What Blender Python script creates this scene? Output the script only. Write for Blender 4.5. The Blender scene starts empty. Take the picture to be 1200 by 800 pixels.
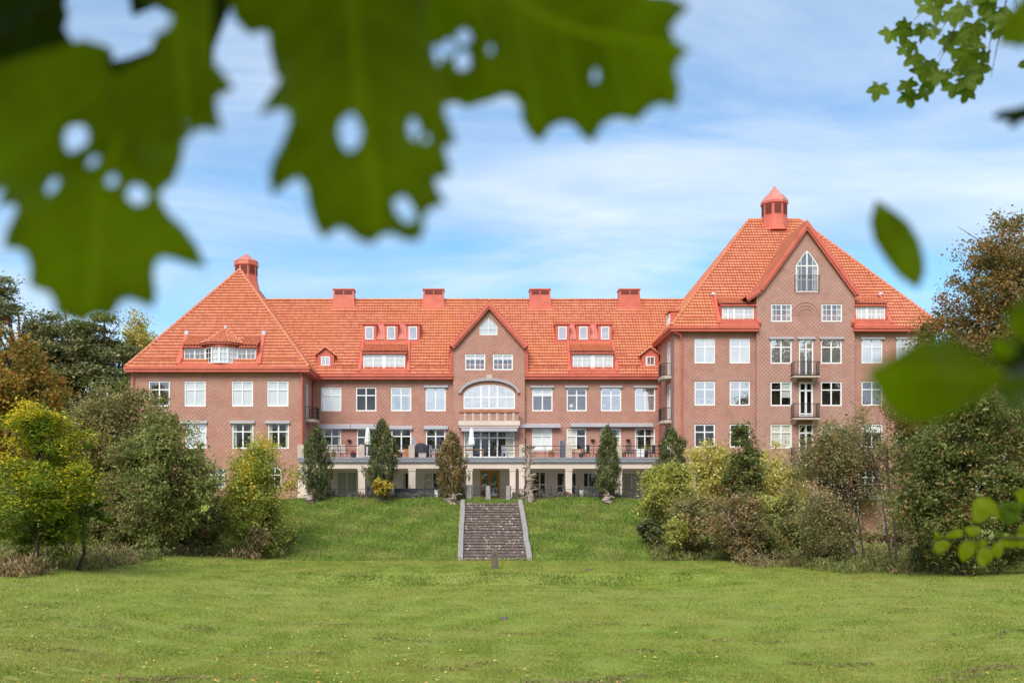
import bpy, math, random
import numpy as np
from mathutils import Vector, Matrix
from mathutils.geometry import delaunay_2d_cdt
random.seed(7)
RNG = np.random.default_rng(7)
scn = bpy.context.scene
C = scn.collection

# ------------------------------------------------------------------ camera, sky, sun, exposure
F, VX, HY, CZ = 1167.0, 555.0, 595.0, 3.2
cam_d = bpy.data.cameras.new("camera")
cam = bpy.data.objects.new("camera", cam_d); C.objects.link(cam)
cam.location = (0, 0, CZ); cam.rotation_euler = (math.radians(90), 0, 0)
cam_d.lens = 35.01; cam_d.sensor_width = 36; cam_d.sensor_fit = 'HORIZONTAL'
cam_d.shift_x = (600 - VX) / 1200; cam_d.shift_y = (HY - 400) / 1200
cam_d.clip_start = 0.05; cam_d.clip_end = 5000
cam_d.dof.use_dof = True; cam_d.dof.focus_distance = 72; cam_d.dof.aperture_fstop = 2.9
scn.camera = cam

SUN_EL, SUN_AZ = math.radians(43), math.radians(199)      # azimuth clockwise from +Y
world = bpy.data.worlds.new("World"); scn.world = world; world.use_nodes = True
wn, wl = world.node_tree.nodes, world.node_tree.links
wn.clear()
w_out = wn.new('ShaderNodeOutputWorld'); w_bg = wn.new('ShaderNodeBackground')
sky = wn.new('ShaderNodeTexSky'); sky.sky_type = 'NISHITA'; sky.sun_disc = False
sky.sun_elevation = SUN_EL; sky.sun_rotation = SUN_AZ
sky.altitude = 0; sky.air_density = 1.0; sky.dust_density = 0.3; sky.ozone_density = 3.0
w_tc = wn.new('ShaderNodeTexCoord')
w_sep = wn.new('ShaderNodeSeparateXYZ'); wl.new(w_tc.outputs['Generated'], w_sep.inputs[0])
# clouds lie in a flat layer: project the view direction on a plane overhead
w_add = wn.new('ShaderNodeMath'); w_add.operation = 'ADD'; w_add.inputs[1].default_value = 0.16
wl.new(w_sep.outputs[2], w_add.inputs[0])
w_dx = wn.new('ShaderNodeMath'); w_dx.operation = 'DIVIDE'; wl.new(w_sep.outputs[0], w_dx.inputs[0]); wl.new(w_add.outputs[0], w_dx.inputs[1])
w_dy = wn.new('ShaderNodeMath'); w_dy.operation = 'DIVIDE'; wl.new(w_sep.outputs[1], w_dy.inputs[0]); wl.new(w_add.outputs[0], w_dy.inputs[1])
w_cmb = wn.new('ShaderNodeCombineXYZ'); wl.new(w_dx.outputs[0], w_cmb.inputs[0]); wl.new(w_dy.outputs[0], w_cmb.inputs[1])
w_map = wn.new('ShaderNodeMapping'); w_map.inputs['Rotation'].default_value = (0, 0, math.radians(-17)); w_map.inputs['Scale'].default_value = (0.8, 1.45, 1)
wl.new(w_cmb.outputs[0], w_map.inputs[0])
w_n = wn.new('ShaderNodeTexNoise'); w_n.inputs['Scale'].default_value = 1.15; w_n.inputs['Detail'].default_value = 9; w_n.inputs['Roughness'].default_value = 0.6; w_n.inputs['Distortion'].default_value = 0.9
wl.new(w_map.outputs[0], w_n.inputs['Vector'])
w_r = wn.new('ShaderNodeMapRange'); w_r.inputs[1].default_value = 0.36; w_r.inputs[2].default_value = 0.66; w_r.inputs[3].default_value = 0.14; w_r.inputs[4].default_value = 0.78
wl.new(w_n.outputs['Fac'], w_r.inputs[0])
w_n2 = wn.new('ShaderNodeTexNoise'); w_n2.inputs['Scale'].default_value = 1.9; w_n2.inputs['Detail'].default_value = 5; w_n2.inputs['Distortion'].default_value = 0.4
wl.new(w_map.outputs[0], w_n2.inputs['Vector'])
w_cc = wn.new('ShaderNodeMix'); w_cc.data_type = 'RGBA'
w_cc.inputs[6].default_value = (3.9, 4.9, 6.3, 1); w_cc.inputs[7].default_value = (6.3, 6.75, 7.4, 1)
w_r2 = wn.new('ShaderNodeMapRange'); w_r2.inputs[1].default_value = .35; w_r2.inputs[2].default_value = .65; wl.new(w_n2.outputs['Fac'], w_r2.inputs[0]); wl.new(w_r2.outputs[0], w_cc.inputs[0])
w_tint = wn.new('ShaderNodeMix'); w_tint.data_type = 'RGBA'; w_tint.blend_type = 'MULTIPLY'; w_tint.inputs[0].default_value = 1
w_tint.inputs[7].default_value = (.76, 1.14, 1.24, 1)
wl.new(sky.outputs[0], w_tint.inputs[6])
w_mix = wn.new('ShaderNodeMix'); w_mix.data_type = 'RGBA'
# unseen cloud cover added behind the viewer to whiten the window reflections
w_s = wn.new('ShaderNodeMapRange'); w_s.inputs[1].default_value = 0.3; w_s.inputs[2].default_value = -0.5; w_s.inputs[3].default_value = 0.0; w_s.inputs[4].default_value = 0.75
wl.new(w_sep.outputs[1], w_s.inputs[0])
w_mx = wn.new('ShaderNodeMath'); w_mx.operation = 'ADD'; w_mx.use_clamp = True; wl.new(w_r.outputs[0], w_mx.inputs[0]); wl.new(w_s.outputs[0], w_mx.inputs[1])
wl.new(w_mx.outputs[0], w_mix.inputs[0]); wl.new(w_tint.outputs[2], w_mix.inputs[6]); wl.new(w_cc.outputs[2], w_mix.inputs[7])
wl.new(w_mix.outputs[2], w_bg.inputs[0]); w_bg.inputs[1].default_value = 0.09
wl.new(w_bg.outputs[0], w_out.inputs[0])

sun_d = bpy.data.lights.new("sun", 'SUN'); sun_d.energy = 2.2; sun_d.angle = math.radians(32); sun_d.color = (1.0, 0.95, 0.88)
sun = bpy.data.objects.new("sun", sun_d); C.objects.link(sun)
sun.rotation_euler = Vector((math.sin(SUN_AZ) * math.cos(SUN_EL), math.cos(SUN_AZ) * math.cos(SUN_EL), math.sin(SUN_EL))).to_track_quat('Z', 'Y').to_euler()
scn.view_settings.view_transform = 'Standard'; scn.view_settings.look = 'None'
scn.view_settings.gamma = 1; scn.view_settings.exposure = 0.8
scn.render.engine = 'CYCLES'
scn.cycles.max_bounces = 6; scn.cycles.transparent_max_bounces = 8; scn.cycles.use_denoising = True
scn.cycles.caustics_reflective = False; scn.cycles.caustics_refractive = False

def fx(px, Y): return (px - VX) / F * Y
def fz(py, Y): return CZ + (HY - py) / F * Y

# ------------------------------------------------------------------ materials
M = {}
class NT:
    def __init__(s, name):
        s.m = bpy.data.materials.new(name); s.m.use_nodes = True
        s.n, s.l = s.m.node_tree.nodes, s.m.node_tree.links
        s.b = s.n['Principled BSDF']; s.o = s.n['Material Output']
    def node(s, t, **kw):
        n = s.n.new(t)
        for k, v in kw.items(): setattr(n, k, v)
        return n
    def link(s, a, b): s.l.new(a, b)
    def noise(s, scale, detail=4, rough=.55, vec=None, dist=0):
        n = s.node('ShaderNodeTexNoise'); n.inputs['Scale'].default_value = scale; n.inputs['Detail'].default_value = detail
        n.inputs['Roughness'].default_value = rough; n.inputs['Distortion'].default_value = dist
        if vec: s.link(vec, n.inputs['Vector'])
        return n.outputs['Fac']
    def ramp(s, fac, stops):
        r = s.node('ShaderNodeValToRGB'); e = r.color_ramp.elements
        while len(e) < len(stops): e.new(.5)
        for k, (p, c) in enumerate(stops): e[k].position = p; e[k].color = (*c, 1)
        s.link(fac, r.inputs[0]); return r.outputs[0]
    def mix(s, fac, a, b, mode='MIX'):
        n = s.node('ShaderNodeMix', data_type='RGBA', blend_type=mode)
        for sock, v in ((n.inputs[0], fac), (n.inputs[6], a), (n.inputs[7], b)):
            if isinstance(v, (int, float)): sock.default_value = v
            elif isinstance(v, tuple): sock.default_value = (*v, 1)
            else: s.link(v, sock)
        return n.outputs[2]
    def math(s, op, a, b=0):
        n = s.node('ShaderNodeMath', operation=op)
        for sock, v in ((n.inputs[0], a), (n.inputs[1], b)):
            if isinstance(v, (int, float)): sock.default_value = v
            else: s.link(v, sock)
        return n.outputs[0]
    def rng(s, v, a, b, c, d):
        n = s.node('ShaderNodeMapRange')
        s.link(v, n.inputs[0])
        for k, q in enumerate((a, b, c, d)): n.inputs[k + 1].default_value = q
        return n.outputs[0]
    def bump(s, h, st=.3, dist=.02):
        n = s.node('ShaderNodeBump'); n.inputs['Strength'].default_value = st; n.inputs['Distance'].default_value = dist
        s.link(h, n.inputs['Height']); s.link(n.outputs[0], s.b.inputs['Normal'])
    def pos(s): return s.node('ShaderNodeNewGeometry').outputs['Position']
    def uv(s): return s.node('ShaderNodeUVMap').outputs[0]
    def base(s, c): s.link(c, s.b.inputs['Base Color'])

def plain(name, col, rough=.7, metal=0, var=.18, scale=1.5, spec=.4):
    t = NT(name)
    n = t.noise(scale, 5, .6, t.pos())
    lo = tuple(c * (1 - var) for c in col); hi = tuple(min(1, c * (1 + var)) for c in col)
    t.base(t.ramp(n, [(.3, lo), (.7, hi)]))
    t.b.inputs['Roughness'].default_value = rough; t.b.inputs['Metallic'].default_value = metal
    t.b.inputs['Specular IOR Level'].default_value = spec
    M[name] = t.m; return t.m

def brick_mat(name, c1, c2, mortar, lattice):
    t = NT(name); uv = t.uv()
    br = t.node('ShaderNodeTexBrick'); t.link(uv, br.inputs['Vector'])
    br.inputs['Scale'].default_value = 1; br.inputs['Brick Width'].default_value = .26; br.inputs['Row Height'].default_value = .078
    br.inputs['Mortar Size'].default_value = .009; br.inputs['Mortar Smooth'].default_value = .1; br.inputs['Bias'].default_value = -.1
    br.inputs['Color1'].default_value = (*c1, 1); br.inputs['Color2'].default_value = (*c2, 1); br.inputs['Mortar'].default_value = (*mortar, 1)
    # diaper pattern of paler headers
    sp = t.node('ShaderNodeSeparateXYZ'); t.link(uv, sp.inputs[0])
    k = math.pi / .325
    a = t.math('SINE', t.math('MULTIPLY', t.math('ADD', sp.outputs[0], sp.outputs[1]), k))
    b = t.math('SINE', t.math('MULTIPLY', t.math('SUBTRACT', sp.outputs[0], sp.outputs[1]), k))
    lat = t.rng(t.math('MULTIPLY', t.math('ABSOLUTE', a), t.math('ABSOLUTE', b)), .12, .34, 1, 0)
    fade = t.rng(t.noise(.9, 3, .5, uv), .35, .6, .35, 1)
    col = t.mix(t.math('MULTIPLY', t.math('MULTIPLY', lat, fade), .72), br.outputs['Color'], lattice)
    big = t.noise(.22, 5, .6, t.pos())
    col = t.mix(t.rng(big, .35, .7, 0, .35), col, tuple(x * .82 for x in lattice))
    streak = t.noise(1.0, 6, .65, t.pos())
    col = t.mix(t.rng(streak, .48, .78, 0, .42), col, (.2, .095, .07))
    pa = t.noise(.45, 3, .5, t.pos()); col = t.mix(t.rng(pa, .52, .66, 0, .3), col, (.40, .24, .19))
    t.base(col); t.b.inputs['Roughness'].default_value = .85; t.b.inputs['Specular IOR Level'].default_value = .25
    t.bump(br.outputs['Fac'], .35, -.01); M[name] = t.m
brick_mat('brick', (.32, .105, .07), (.43, .175, .12), (.47, .33, .265), (.57, .36, .29))
brick_mat('brick_pale', (.32, .12, .09), (.41, .185, .14), (.47, .34, .285), (.56, .37, .31))

def tile_mat():
    t = NT('roof_tile'); uv = t.uv()
    sp = t.node('ShaderNodeSeparateXYZ'); t.link(uv, sp.inputs[0])
    cu = t.math('FLOOR', t.math('DIVIDE', sp.outputs[0], .24)); cv = t.math('FLOOR', t.math('DIVIDE', sp.outputs[1], .36))
    cb = t.node('ShaderNodeCombineXYZ'); t.link(cu, cb.inputs[0]); t.link(cv, cb.inputs[1])
    wnz = t.node('ShaderNodeTexWhiteNoise', noise_dimensions='2D'); t.link(cb.outputs[0], wnz.inputs['Vector'])
    col = t.ramp(wnz.outputs['Value'], [(0, (.58, .19, .105)), (.5, (.66, .235, .13)), (1, (.72, .285, .155))])
    big = t.noise(.16, 5, .6, t.pos())
    col = t.mix(t.rng(big, .45, .7, 0, .4), col, (.72, .27, .09))
    mp = t.node('ShaderNodeMapping'); mp.inputs['Scale'].default_value = (3.5, .5, 1); t.link(uv, mp.inputs[0])
    st = t.noise(1.0, 6, .65, mp.outputs[0])
    col = t.mix(t.rng(st, .55, .8, 0, .5), col, (.30, .075, .045))
    ms = t.noise(.7, 6, .7, t.pos()); col = t.mix(t.rng(ms, .58, .74, 0, .4), col, (.34, .17, .09))      # lichen and soot
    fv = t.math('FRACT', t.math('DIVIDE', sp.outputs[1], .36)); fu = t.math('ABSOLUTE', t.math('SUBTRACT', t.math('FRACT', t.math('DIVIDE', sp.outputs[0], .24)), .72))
    col = t.mix(t.rng(fv, .68, .92, 0, .4), col, (.22, .06, .04))      # shadow under each tile lap, painted into the colour
    col = t.mix(t.rng(fu, .05, .22, .22, 0), col, (.25, .08, .05))  # pan valleys darkened in the colour too, in place of their shade
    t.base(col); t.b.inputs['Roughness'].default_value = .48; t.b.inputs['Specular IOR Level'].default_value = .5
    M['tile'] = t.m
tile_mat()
plain('red_metal', (.57, .13, .085), .45, .0, .16, 1.3)
plain('red_metal_dull', (.58, .21, .165), .5, 0, .2, 1.2)
plain('louver', (.16, .035, .028), .7)
plain('white_paint', (.83, .83, .82), .45, 0, .03)
plain('plaster', (.66, .55, .47), .85, 0, .08, .7)
plain('plaster_pale', (.80, .74, .70), .85, 0, .08, .7)
plain('concrete', (.52, .43, .36), .9, 0, .15, 2)
plain('grey_metal', (.24, .25, .29), .45, 0, .1)
plain('grey_metal_light', (.42, .43, .47), .5, 0, .08)
plain('awning', (.38, .35, .37), .8, 0, .08)
plain('black_metal', (.03, .03, .035), .5)
plain('granite', (.30, .28, .265), .85, 0, .35, 9)
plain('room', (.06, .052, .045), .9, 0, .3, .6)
plain('blind', (.9, .9, .9), .8, 0, .02)
plain('blind_green', (.52, .58, .52), .8, 0, .04)
plain('curtain', (.70, .66, .56), .9, 0, .2, 5)
plain('ochre_wood', (.55, .26, .06), .5, 0, .1)
plain('teak', (.55, .47, .42), .7, 0, .2, 6)
plain('wood_orange', (.50, .20, .07), .6, 0, .2)
plain('wicker', (.05, .055, .065), .7, 0, .3, 12)
plain('cover_black', (.035, .035, .045), .8)
plain('white_cloth', (.82, .82, .80), .8, 0, .04)
plain('flower_red', (.50, .012, .02), .7, 0, .3, 30)
plain('foliage_small', (.07, .12, .03), .8, 0, .5, 14)
plain('lead', (.55, .57, .62), .5, 0, .1)
plain('lamp_shade', (.80, .74, .60), .8)
plain('terracotta', (.42, .16, .09), .8)
plain('bark', (.075, .058, .045), .9, 0, .45, 6)
plain('bark_light', (.24, .19, .15), .9, 0, .45, 6)
plain('bark_pine', (.25, .12, .07), .9, 0, .35, 2)
plain('weathered_stone', (.13, .105, .085), .9, 0, .45, 12)
plain('floor_slab', (.40, .37, .34), .9)
plain('dead_wood', (.36, .28, .24), .9, 0, .35, 9)

def step_mat():
    t = NT('step_stone'); p = t.pos()
    n = t.noise(5, 5, .65, p)
    col = t.ramp(n, [(.3, (.095, .07, .06)), (.55, (.19, .145, .125)), (.8, (.31, .25, .22))])
    br = t.noise(.8, 3, .5, p)
    col = t.mix(t.rng(br, .5, .7, 0, .4), col, (.22, .135, .11))
    vo = t.node('ShaderNodeTexVoronoi'); vo.inputs['Scale'].default_value = 6.5; t.link(p, vo.inputs['Vector'])
    sp = t.math('MULTIPLY', t.rng(vo.outputs['Distance'], .2, .42, 1, 0), t.rng(t.noise(1.6, 5, .75, p), .46, .56, 0, 1))
    col = t.mix(sp, col, (.62, .60, .57))
    t.base(col); t.b.inputs['Roughness'].default_value = .9; t.bump(n, .5, .03); M['step'] = t.m
step_mat()

def glass_mat(name, refl, tint=(1, 1, 1)):
    t = NT(name)
    tr = t.node('ShaderNodeBsdfTransparent'); tr.inputs[0].default_value = (.95, .97, .96, 1)
    gl = t.node('ShaderNodeBsdfGlossy'); gl.inputs['Roughness'].default_value = .015; gl.inputs[0].default_value = (*tint, 1)
    n = t.noise(.55, 2, .5, t.pos())
    bp = t.node('ShaderNodeBump'); bp.inputs['Strength'].default_value = .35; bp.inputs['Distance'].default_value = .05
    t.link(n, bp.inputs['Height']); t.link(bp.outputs[0], gl.inputs['Normal'])
    mx = t.node('ShaderNodeMixShader'); mx.inputs[0].default_value = refl
    t.link(tr.outputs[0], mx.inputs[1]); t.link(gl.outputs[0], mx.inputs[2]); t.link(mx.outputs[0], t.o.inputs['Surface'])
    M[name] = t.m
glass_mat('glass', .09); glass_mat('glass_mirror', .66); glass_mat('glass_mid', .3, (.95, .95, 1))

def leaf_mat(name, cols, alt=None, alt_amt=.6, alt_scale=.5, trans=.35, rough=.55, hgrad=None):
    """cols: three colours spread over leaves; alt: colour that comes in patches (turning leaves)."""
    fol = 'grass' not in name and name not in ('fallen', 'petal_red', 'lf_lavender'); gk = 2.15 if fol else 1.5 if 'grass' in name else 1.0
    cols = [tuple(min(.8, x * gk * (q if fol else 1)) for x, q in zip(c, (1.22, 1.0, .9))) for c in cols]; alt = alt and tuple(min(.75, x * (1 + (gk - 1) * .4)) for x in alt)
    t = NT(name)
    g = t.node('ShaderNodeNewGeometry')
    col = t.ramp(g.outputs['Random Per Island'], [(0, cols[0]), (.5, cols[1]), (1, cols[2])])
    if 'grass' in name:      # mower stripes running away from the viewer, bent where the mower turned
        sx_ = t.node('ShaderNodeSeparateXYZ'); t.link(g.outputs['Position'], sx_.inputs[0])
        ph = t.math('ADD', t.math('MULTIPLY', sx_.outputs[0], 2.6), t.math('MULTIPLY', t.noise(.06, 2, .5, g.outputs['Position']), 30.0))
        col = t.mix(t.rng(t.math('SINE', ph), -.2, .9, 0, .32 if name == 'grass' else .06), col, tuple(min(.8, x * 1.3 + .02) for x in cols[2]))
        col = t.mix(t.rng(t.noise(2.6, 4, .7, g.outputs['Position']), .52, .64, 0, .45), col, tuple(x * .8 for x in cols[0]))
    if fol:      # whole sprays differ in age: some sprays pale, some deep green
        cl_ = t.noise(1.15, 3, .7, g.outputs['Position'])
        col = t.mix(t.rng(cl_, .5, .68, 0, .75), col, tuple(min(.8, x * 1.45 + .012) for x in cols[2]))
        col = t.mix(t.rng(cl_, .5, .34, 0, .7), col, tuple(x * .7 for x in cols[0]))
    if alt:
        n = t.noise(alt_scale, 4, .6, g.outputs['Position'])
        f = t.rng(n, .44, .62, 0, alt_amt)
        if hgrad:
            sz = t.node('ShaderNodeSeparateXYZ'); t.link(g.outputs['Position'], sz.inputs[0])
            f = t.math('MULTIPLY', f, t.rng(sz.outputs[2], hgrad[0], hgrad[1], .1, 1.3))
            f = t.math('MINIMUM', f, 1.0)
        ra = t.math('GREATER_THAN', f, t.math('FRACT', t.math('MULTIPLY', g.outputs['Random Per Island'], 17.3)))
        col = t.mix(ra, col, alt)
    t.base(col); t.b.inputs['Roughness'].default_value = rough; t.b.inputs['Specular IOR Level'].default_value = .35
    tl = t.node('ShaderNodeBsdfTranslucent'); t.link(t.mix(1.0, col, (1.15, 1.25, .75), 'MULTIPLY'), tl.inputs[0])
    mx = t.node('ShaderNodeMixShader'); mx.inputs[0].default_value = trans
    t.link(t.b.outputs[0], mx.inputs[1]); t.link(tl.outputs[0], mx.inputs[2]); t.link(mx.outputs[0], t.o.inputs['Surface'])
    M[name] = t.m

leaf_mat('lf_green', [(.055, .08, .028), (.085, .12, .038), (.13, .16, .06)], (.20, .14, .06), .45, .5)
leaf_mat('lf_greybrown', [(.06, .085, .035), (.10, .12, .05), (.16, .15, .075)], (.22, .13, .06), .55, .6)
leaf_mat('lf_yellowbeech', [(.04, .075, .012), (.065, .115, .016), (.12, .165, .02)], (.64, .40, .03), 1.05, .5, .4, .55, (3.0, 7.5))
leaf_mat('lf_yellowish', [(.07, .12, .03), (.12, .17, .04), (.17, .20, .05)], (.50, .36, .03), .8, .7, .35, .55, (2, 9))
leaf_mat('lf_orange', [(.06, .08, .02), (.11, .11, .025), (.19, .13, .03)], (.30, .12, .02), .6, .5)
leaf_mat('lf_maple', [(.035, .055, .018), (.055, .085, .025), (.10, .12, .045)], (.26, .13, .05), .22, .5)
leaf_mat('lf_maple_red', [(.045, .06, .02), (.08, .085, .03), (.14, .11, .045)], (.28, .12, .05), .5, .5)
leaf_mat('lf_willow', [(.09, .12, .04), (.14, .18, .055), (.22, .24, .08)], (.34, .32, .06), .5, .5)
leaf_mat('lf_pale', [(.17, .19, .06), (.24, .25, .08), (.32, .31, .11)], (.36, .33, .09), .5, .5)
leaf_mat('lf_brownshrub', [(.085, .085, .045), (.13, .11, .06), (.18, .145, .08)], (.10, .11, .04), .6, .8)
leaf_mat('lf_sparse', [(.06, .085, .045), (.10, .12, .06), (.17, .16, .09)], (.24, .15, .07), .45, .8)
leaf_mat('lf_pine', [(.05, .075, .04), (.085, .11, .055), (.13, .15, .08)], (.12, .13, .05), .35, .3, .15)
leaf_mat('lf_birch', [(.13, .15, .05), (.20, .20, .07), (.30, .26, .09)], (.34, .28, .07), .4, .4)
leaf_mat('lf_yew', [(.022, .038, .016), (.038, .058, .022), (.07, .09, .032)], (.12, .11, .04), .3, 1.2, .1)
leaf_mat('lf_yew_bronze', [(.035, .05, .02), (.07, .08, .03), (.12, .10, .04)], (.17, .09, .04), .7, 1.3, .1)
leaf_mat('lf_goldyew', [(.12, .12, .02), (.24, .20, .03), (.36, .30, .05)], (.20, .10, .03), .5, 1.5, .2)
leaf_mat('lf_dry', [(.07, .065, .035), (.105, .09, .05), (.16, .13, .08)], (.08, .09, .035), .5, .8, .2)
leaf_mat('lf_lavender', [(.16, .17, .12), (.24, .22, .18), (.34, .28, .27)], (.20, .13, .08), .4, .8, .2)
leaf_mat('grass', [(.095, .14, .018), (.15, .20, .03), (.22, .255, .048)], (.32, .29, .08), .6, .16, .35, .6)
leaf_mat('grass_dark', [(.06, .10, .015), (.09, .14, .02), (.14, .19, .03)], None, trans=.3, rough=.6)
leaf_mat('grass_rich', [(.07, .125, .02), (.125, .195, .03), (.23, .28, .06)], (.30, .27, .10), .5, .4, .35, .6)
leaf_mat('fallen', [(.30, .11, .03), (.55, .36, .05), (.62, .50, .22)], None, trans=.1)

def big_leaf_mat(name, c, vein, trans=.55):
    t = NT(name); uv = t.uv()
    n = t.noise(14, 4, .6, t.pos())
    col = t.mix(t.rng(n, .35, .7, 0, .6), c, tuple(x * .62 for x in c))
    nb = t.noise(30, 5, .7, t.pos()); col = t.mix(t.rng(nb, .66, .74, 0, .6), col, (.22, .13, .03))      # browned spots
    sp = t.node('ShaderNodeSeparateXYZ'); t.link(uv, sp.inputs[0])
    au = t.math('ABSOLUTE', sp.outputs[0])
    mid = t.rng(au, .004, .02, 1, 0)
    w = t.math('SINE', t.math('MULTIPLY', t.math('ADD', sp.outputs[1], t.math('MULTIPLY', au, -.8)), 38.0))
    side = t.rng(w, .93, 1.0, 0, .7)
    col = t.mix(t.math('MAXIMUM', mid, side), col, vein)
    t.base(col); t.b.inputs['Roughness'].default_value = .5; t.b.inputs['Specular IOR Level'].default_value = .3
    tl = t.node('ShaderNodeBsdfTranslucent'); t.link(t.mix(1.0, col, (1.3, 1.35, .4), 'MULTIPLY'), tl.inputs[0])
    mx = t.node('ShaderNodeMixShader'); mx.inputs[0].default_value = trans
    t.link(t.b.outputs[0], mx.inputs[1]); t.link(tl.outputs[0], mx.inputs[2]); t.link(mx.outputs[0], t.o.inputs['Surface'])
    M[name] = t.m
big_leaf_mat('leaf_big', (.40, .46, .002), (.46, .52, .02), .74)
big_leaf_mat('leaf_dark', (.10, .145, .003), (.13, .19, .012), .75)  # darker leaf colour, carries the overlap shade of the top left leaves
big_leaf_mat('leaf_yellow', (.56, .60, .03), (.46, .48, .03), .5)
big_leaf_mat('leaf_spray', (.26, .36, .03), (.34, .44, .08))

def ground_mat():
    t = NT('lawn'); p = t.pos()
    n1 = t.noise(.13, 4, .6, p); n2 = t.noise(1.3, 5, .65, p); n3 = t.noise(9, 4, .7, p)
    col = t.ramp(n2, [(.3, (.17, .21, .03)), (.52, (.24, .285, .045)), (.75, (.31, .34, .07))])
    col = t.mix(t.rng(n1, .42, .62, 0, .6), col, (.28, .29, .08))
    # faint stripes left by the mower
    sp = t.node('ShaderNodeSeparateXYZ'); t.link(p, sp.inputs[0])
    w = t.math('SINE', t.math('ADD', t.math('MULTIPLY', sp.outputs[0], 3.2), t.math('MULTIPLY', n1, 9.0)))
    col = t.mix(t.rng(w, .1, 1, 0, .25), col, (.28, .34, .09))
    dirt = t.math('MULTIPLY', t.rng(n3, .52, .68, 0, 1), t.rng(t.noise(.35, 4, .6, p), .5, .64, 0, 1))
    col = t.mix(t.math('MULTIPLY', dirt, .85), col, (.075, .055, .035))
    t.base(col); t.b.inputs['Roughness'].default_value = .9; t.b.inputs['Specular IOR Level'].default_value = .15
    t.bump(t.noise(30, 3, .7, p), .6, .05); M['lawn'] = t.m
ground_mat()

# ------------------------------------------------------------------ helpers
def tag(o, label=None, cat=None, group=None, kind=None):
    if label: o['label'] = label
    if cat: o['category'] = cat
    if group: o['group'] = group
    if kind: o['kind'] = kind
    return o
def empty(name, loc=(0, 0, 0), rz=0):
    o = bpy.data.objects.new(name, None); C.objects.link(o); o.location = loc; o.rotation_euler = (0, 0, rz); o.empty_display_size = .3
    return o
def copy_tree(o, parent=None):
    c = o.copy(); C.objects.link(c); c.parent = parent
    for ch in [k for k in bpy.data.objects if k.parent == o]: copy_tree(ch, c)
    return c

class MB:
    def __init__(s, mat='white_paint'): s.v, s.f, s.m, s.d = [], [], [], mat
    def face(s, pts, mat=None):
        k = len(s.v); s.v += [tuple(p) for p in pts]; s.f.append(tuple(range(k, k + len(pts)))); s.m.append(mat or s.d)
    def box(s, x0, x1, y0, y1, z0, z1, mat=None):
        x0, x1 = sorted((x0, x1)); y0, y1 = sorted((y0, y1)); z0, z1 = sorted((z0, z1))
        s.hexa([(x0, y0, z0), (x1, y0, z0), (x1, y1, z0), (x0, y1, z0), (x0, y0, z1), (x1, y0, z1), (x1, y1, z1), (x0, y1, z1)], mat)
    def hexa(s, p, mat=None):
        k = len(s.v); s.v += [tuple(q) for q in p]
        for q in ((3, 2, 1, 0), (4, 5, 6, 7), (0, 1, 5, 4), (1, 2, 6, 5), (2, 3, 7, 6), (3, 0, 4, 7)):
            s.f.append(tuple(k + i for i in q)); s.m.append(mat or s.d)
    def prism(s, poly, ext, mat=None, cap=None):      # poly: 3D points, ext: vector
        a = [Vector(p) for p in poly]; e = Vector(ext); b = [p + e for p in a]; n = len(a)
        s.face(a[::-1], cap or mat); s.face(b, cap or mat)
        for i in range(n): s.face([a[i], a[(i + 1) % n], b[(i + 1) % n], b[i]], mat)
    def tube(s, pts, rad, n=6, mat=None, caps=True):
        pts = [Vector(p) for p in pts]
        if not hasattr(rad, '__len__'): rad = [rad] * len(pts)
        rings = []
        k = len(s.v)
        for i, p in enumerate(pts):
            d = (pts[min(i + 1, len(pts) - 1)] - pts[max(i - 1, 0)]).normalized()
            a = d.cross(Vector((0, 0, 1)) if abs(d.z) < .95 else Vector((1, 0, 0))).normalized(); b = d.cross(a)
            for j in range(n):
                t = 2 * math.pi * j / n
                s.v.append(tuple(p + (a * math.cos(t) + b * math.sin(t)) * rad[i]))
        for i in range(len(pts) - 1):
            for j in range(n):
                j2 = (j + 1) % n
                s.f.append((k + i * n + j, k + i * n + j2, k + (i + 1) * n + j2, k + (i + 1) * n + j)); s.m.append(mat or s.d)
        if caps:
            s.f.append(tuple(k + j for j in range(n))[::-1]); s.m.append(mat or s.d)
            s.f.append(tuple(k + (len(pts) - 1) * n + j for j in range(n))); s.m.append(mat or s.d)
    def lathe(s, cx, cy, prof, n=8, mat=None, rot=0, caps=True):
        k = len(s.v)
        for r, z in prof:
            for j in range(n):
                t = 2 * math.pi * (j + rot) / n
                s.v.append((cx + r * math.cos(t), cy + r * math.sin(t), z))
        for i in range(len(prof) - 1):
            for j in range(n):
                j2 = (j + 1) % n
                s.f.append((k + i * n + j, k + i * n + j2, k + (i + 1) * n + j2, k + (i + 1) * n + j)); s.m.append(mat or s.d)
        if caps:
            s.f.append(tuple(k + j for j in range(n))[::-1]); s.m.append(mat or s.d)
            s.f.append(tuple(k + (len(prof) - 1) * n + j for j in range(n))); s.m.append(mat or s.d)
    def build(s, name, parent=None, smooth=False):
        me = bpy.data.meshes.new(name); me.from_pydata(s.v, [], s.f)
        keys = list(dict.fromkeys(s.m))
        for k in keys: me.materials.append(M[k])
        ix = {k: i for i, k in enumerate(keys)}
        me.polygons.foreach_set('material_index', [ix[k] for k in s.m])
        if smooth: me.polygons.foreach_set('use_smooth', [True] * len(s.f))
        me.update(); auto_uv(me)
        o = bpy.data.objects.new(name, me); C.objects.link(o)
        if parent:
            o.parent = parent
            if parent.name in ABS: pass
        return o
ABS = set()
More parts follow.
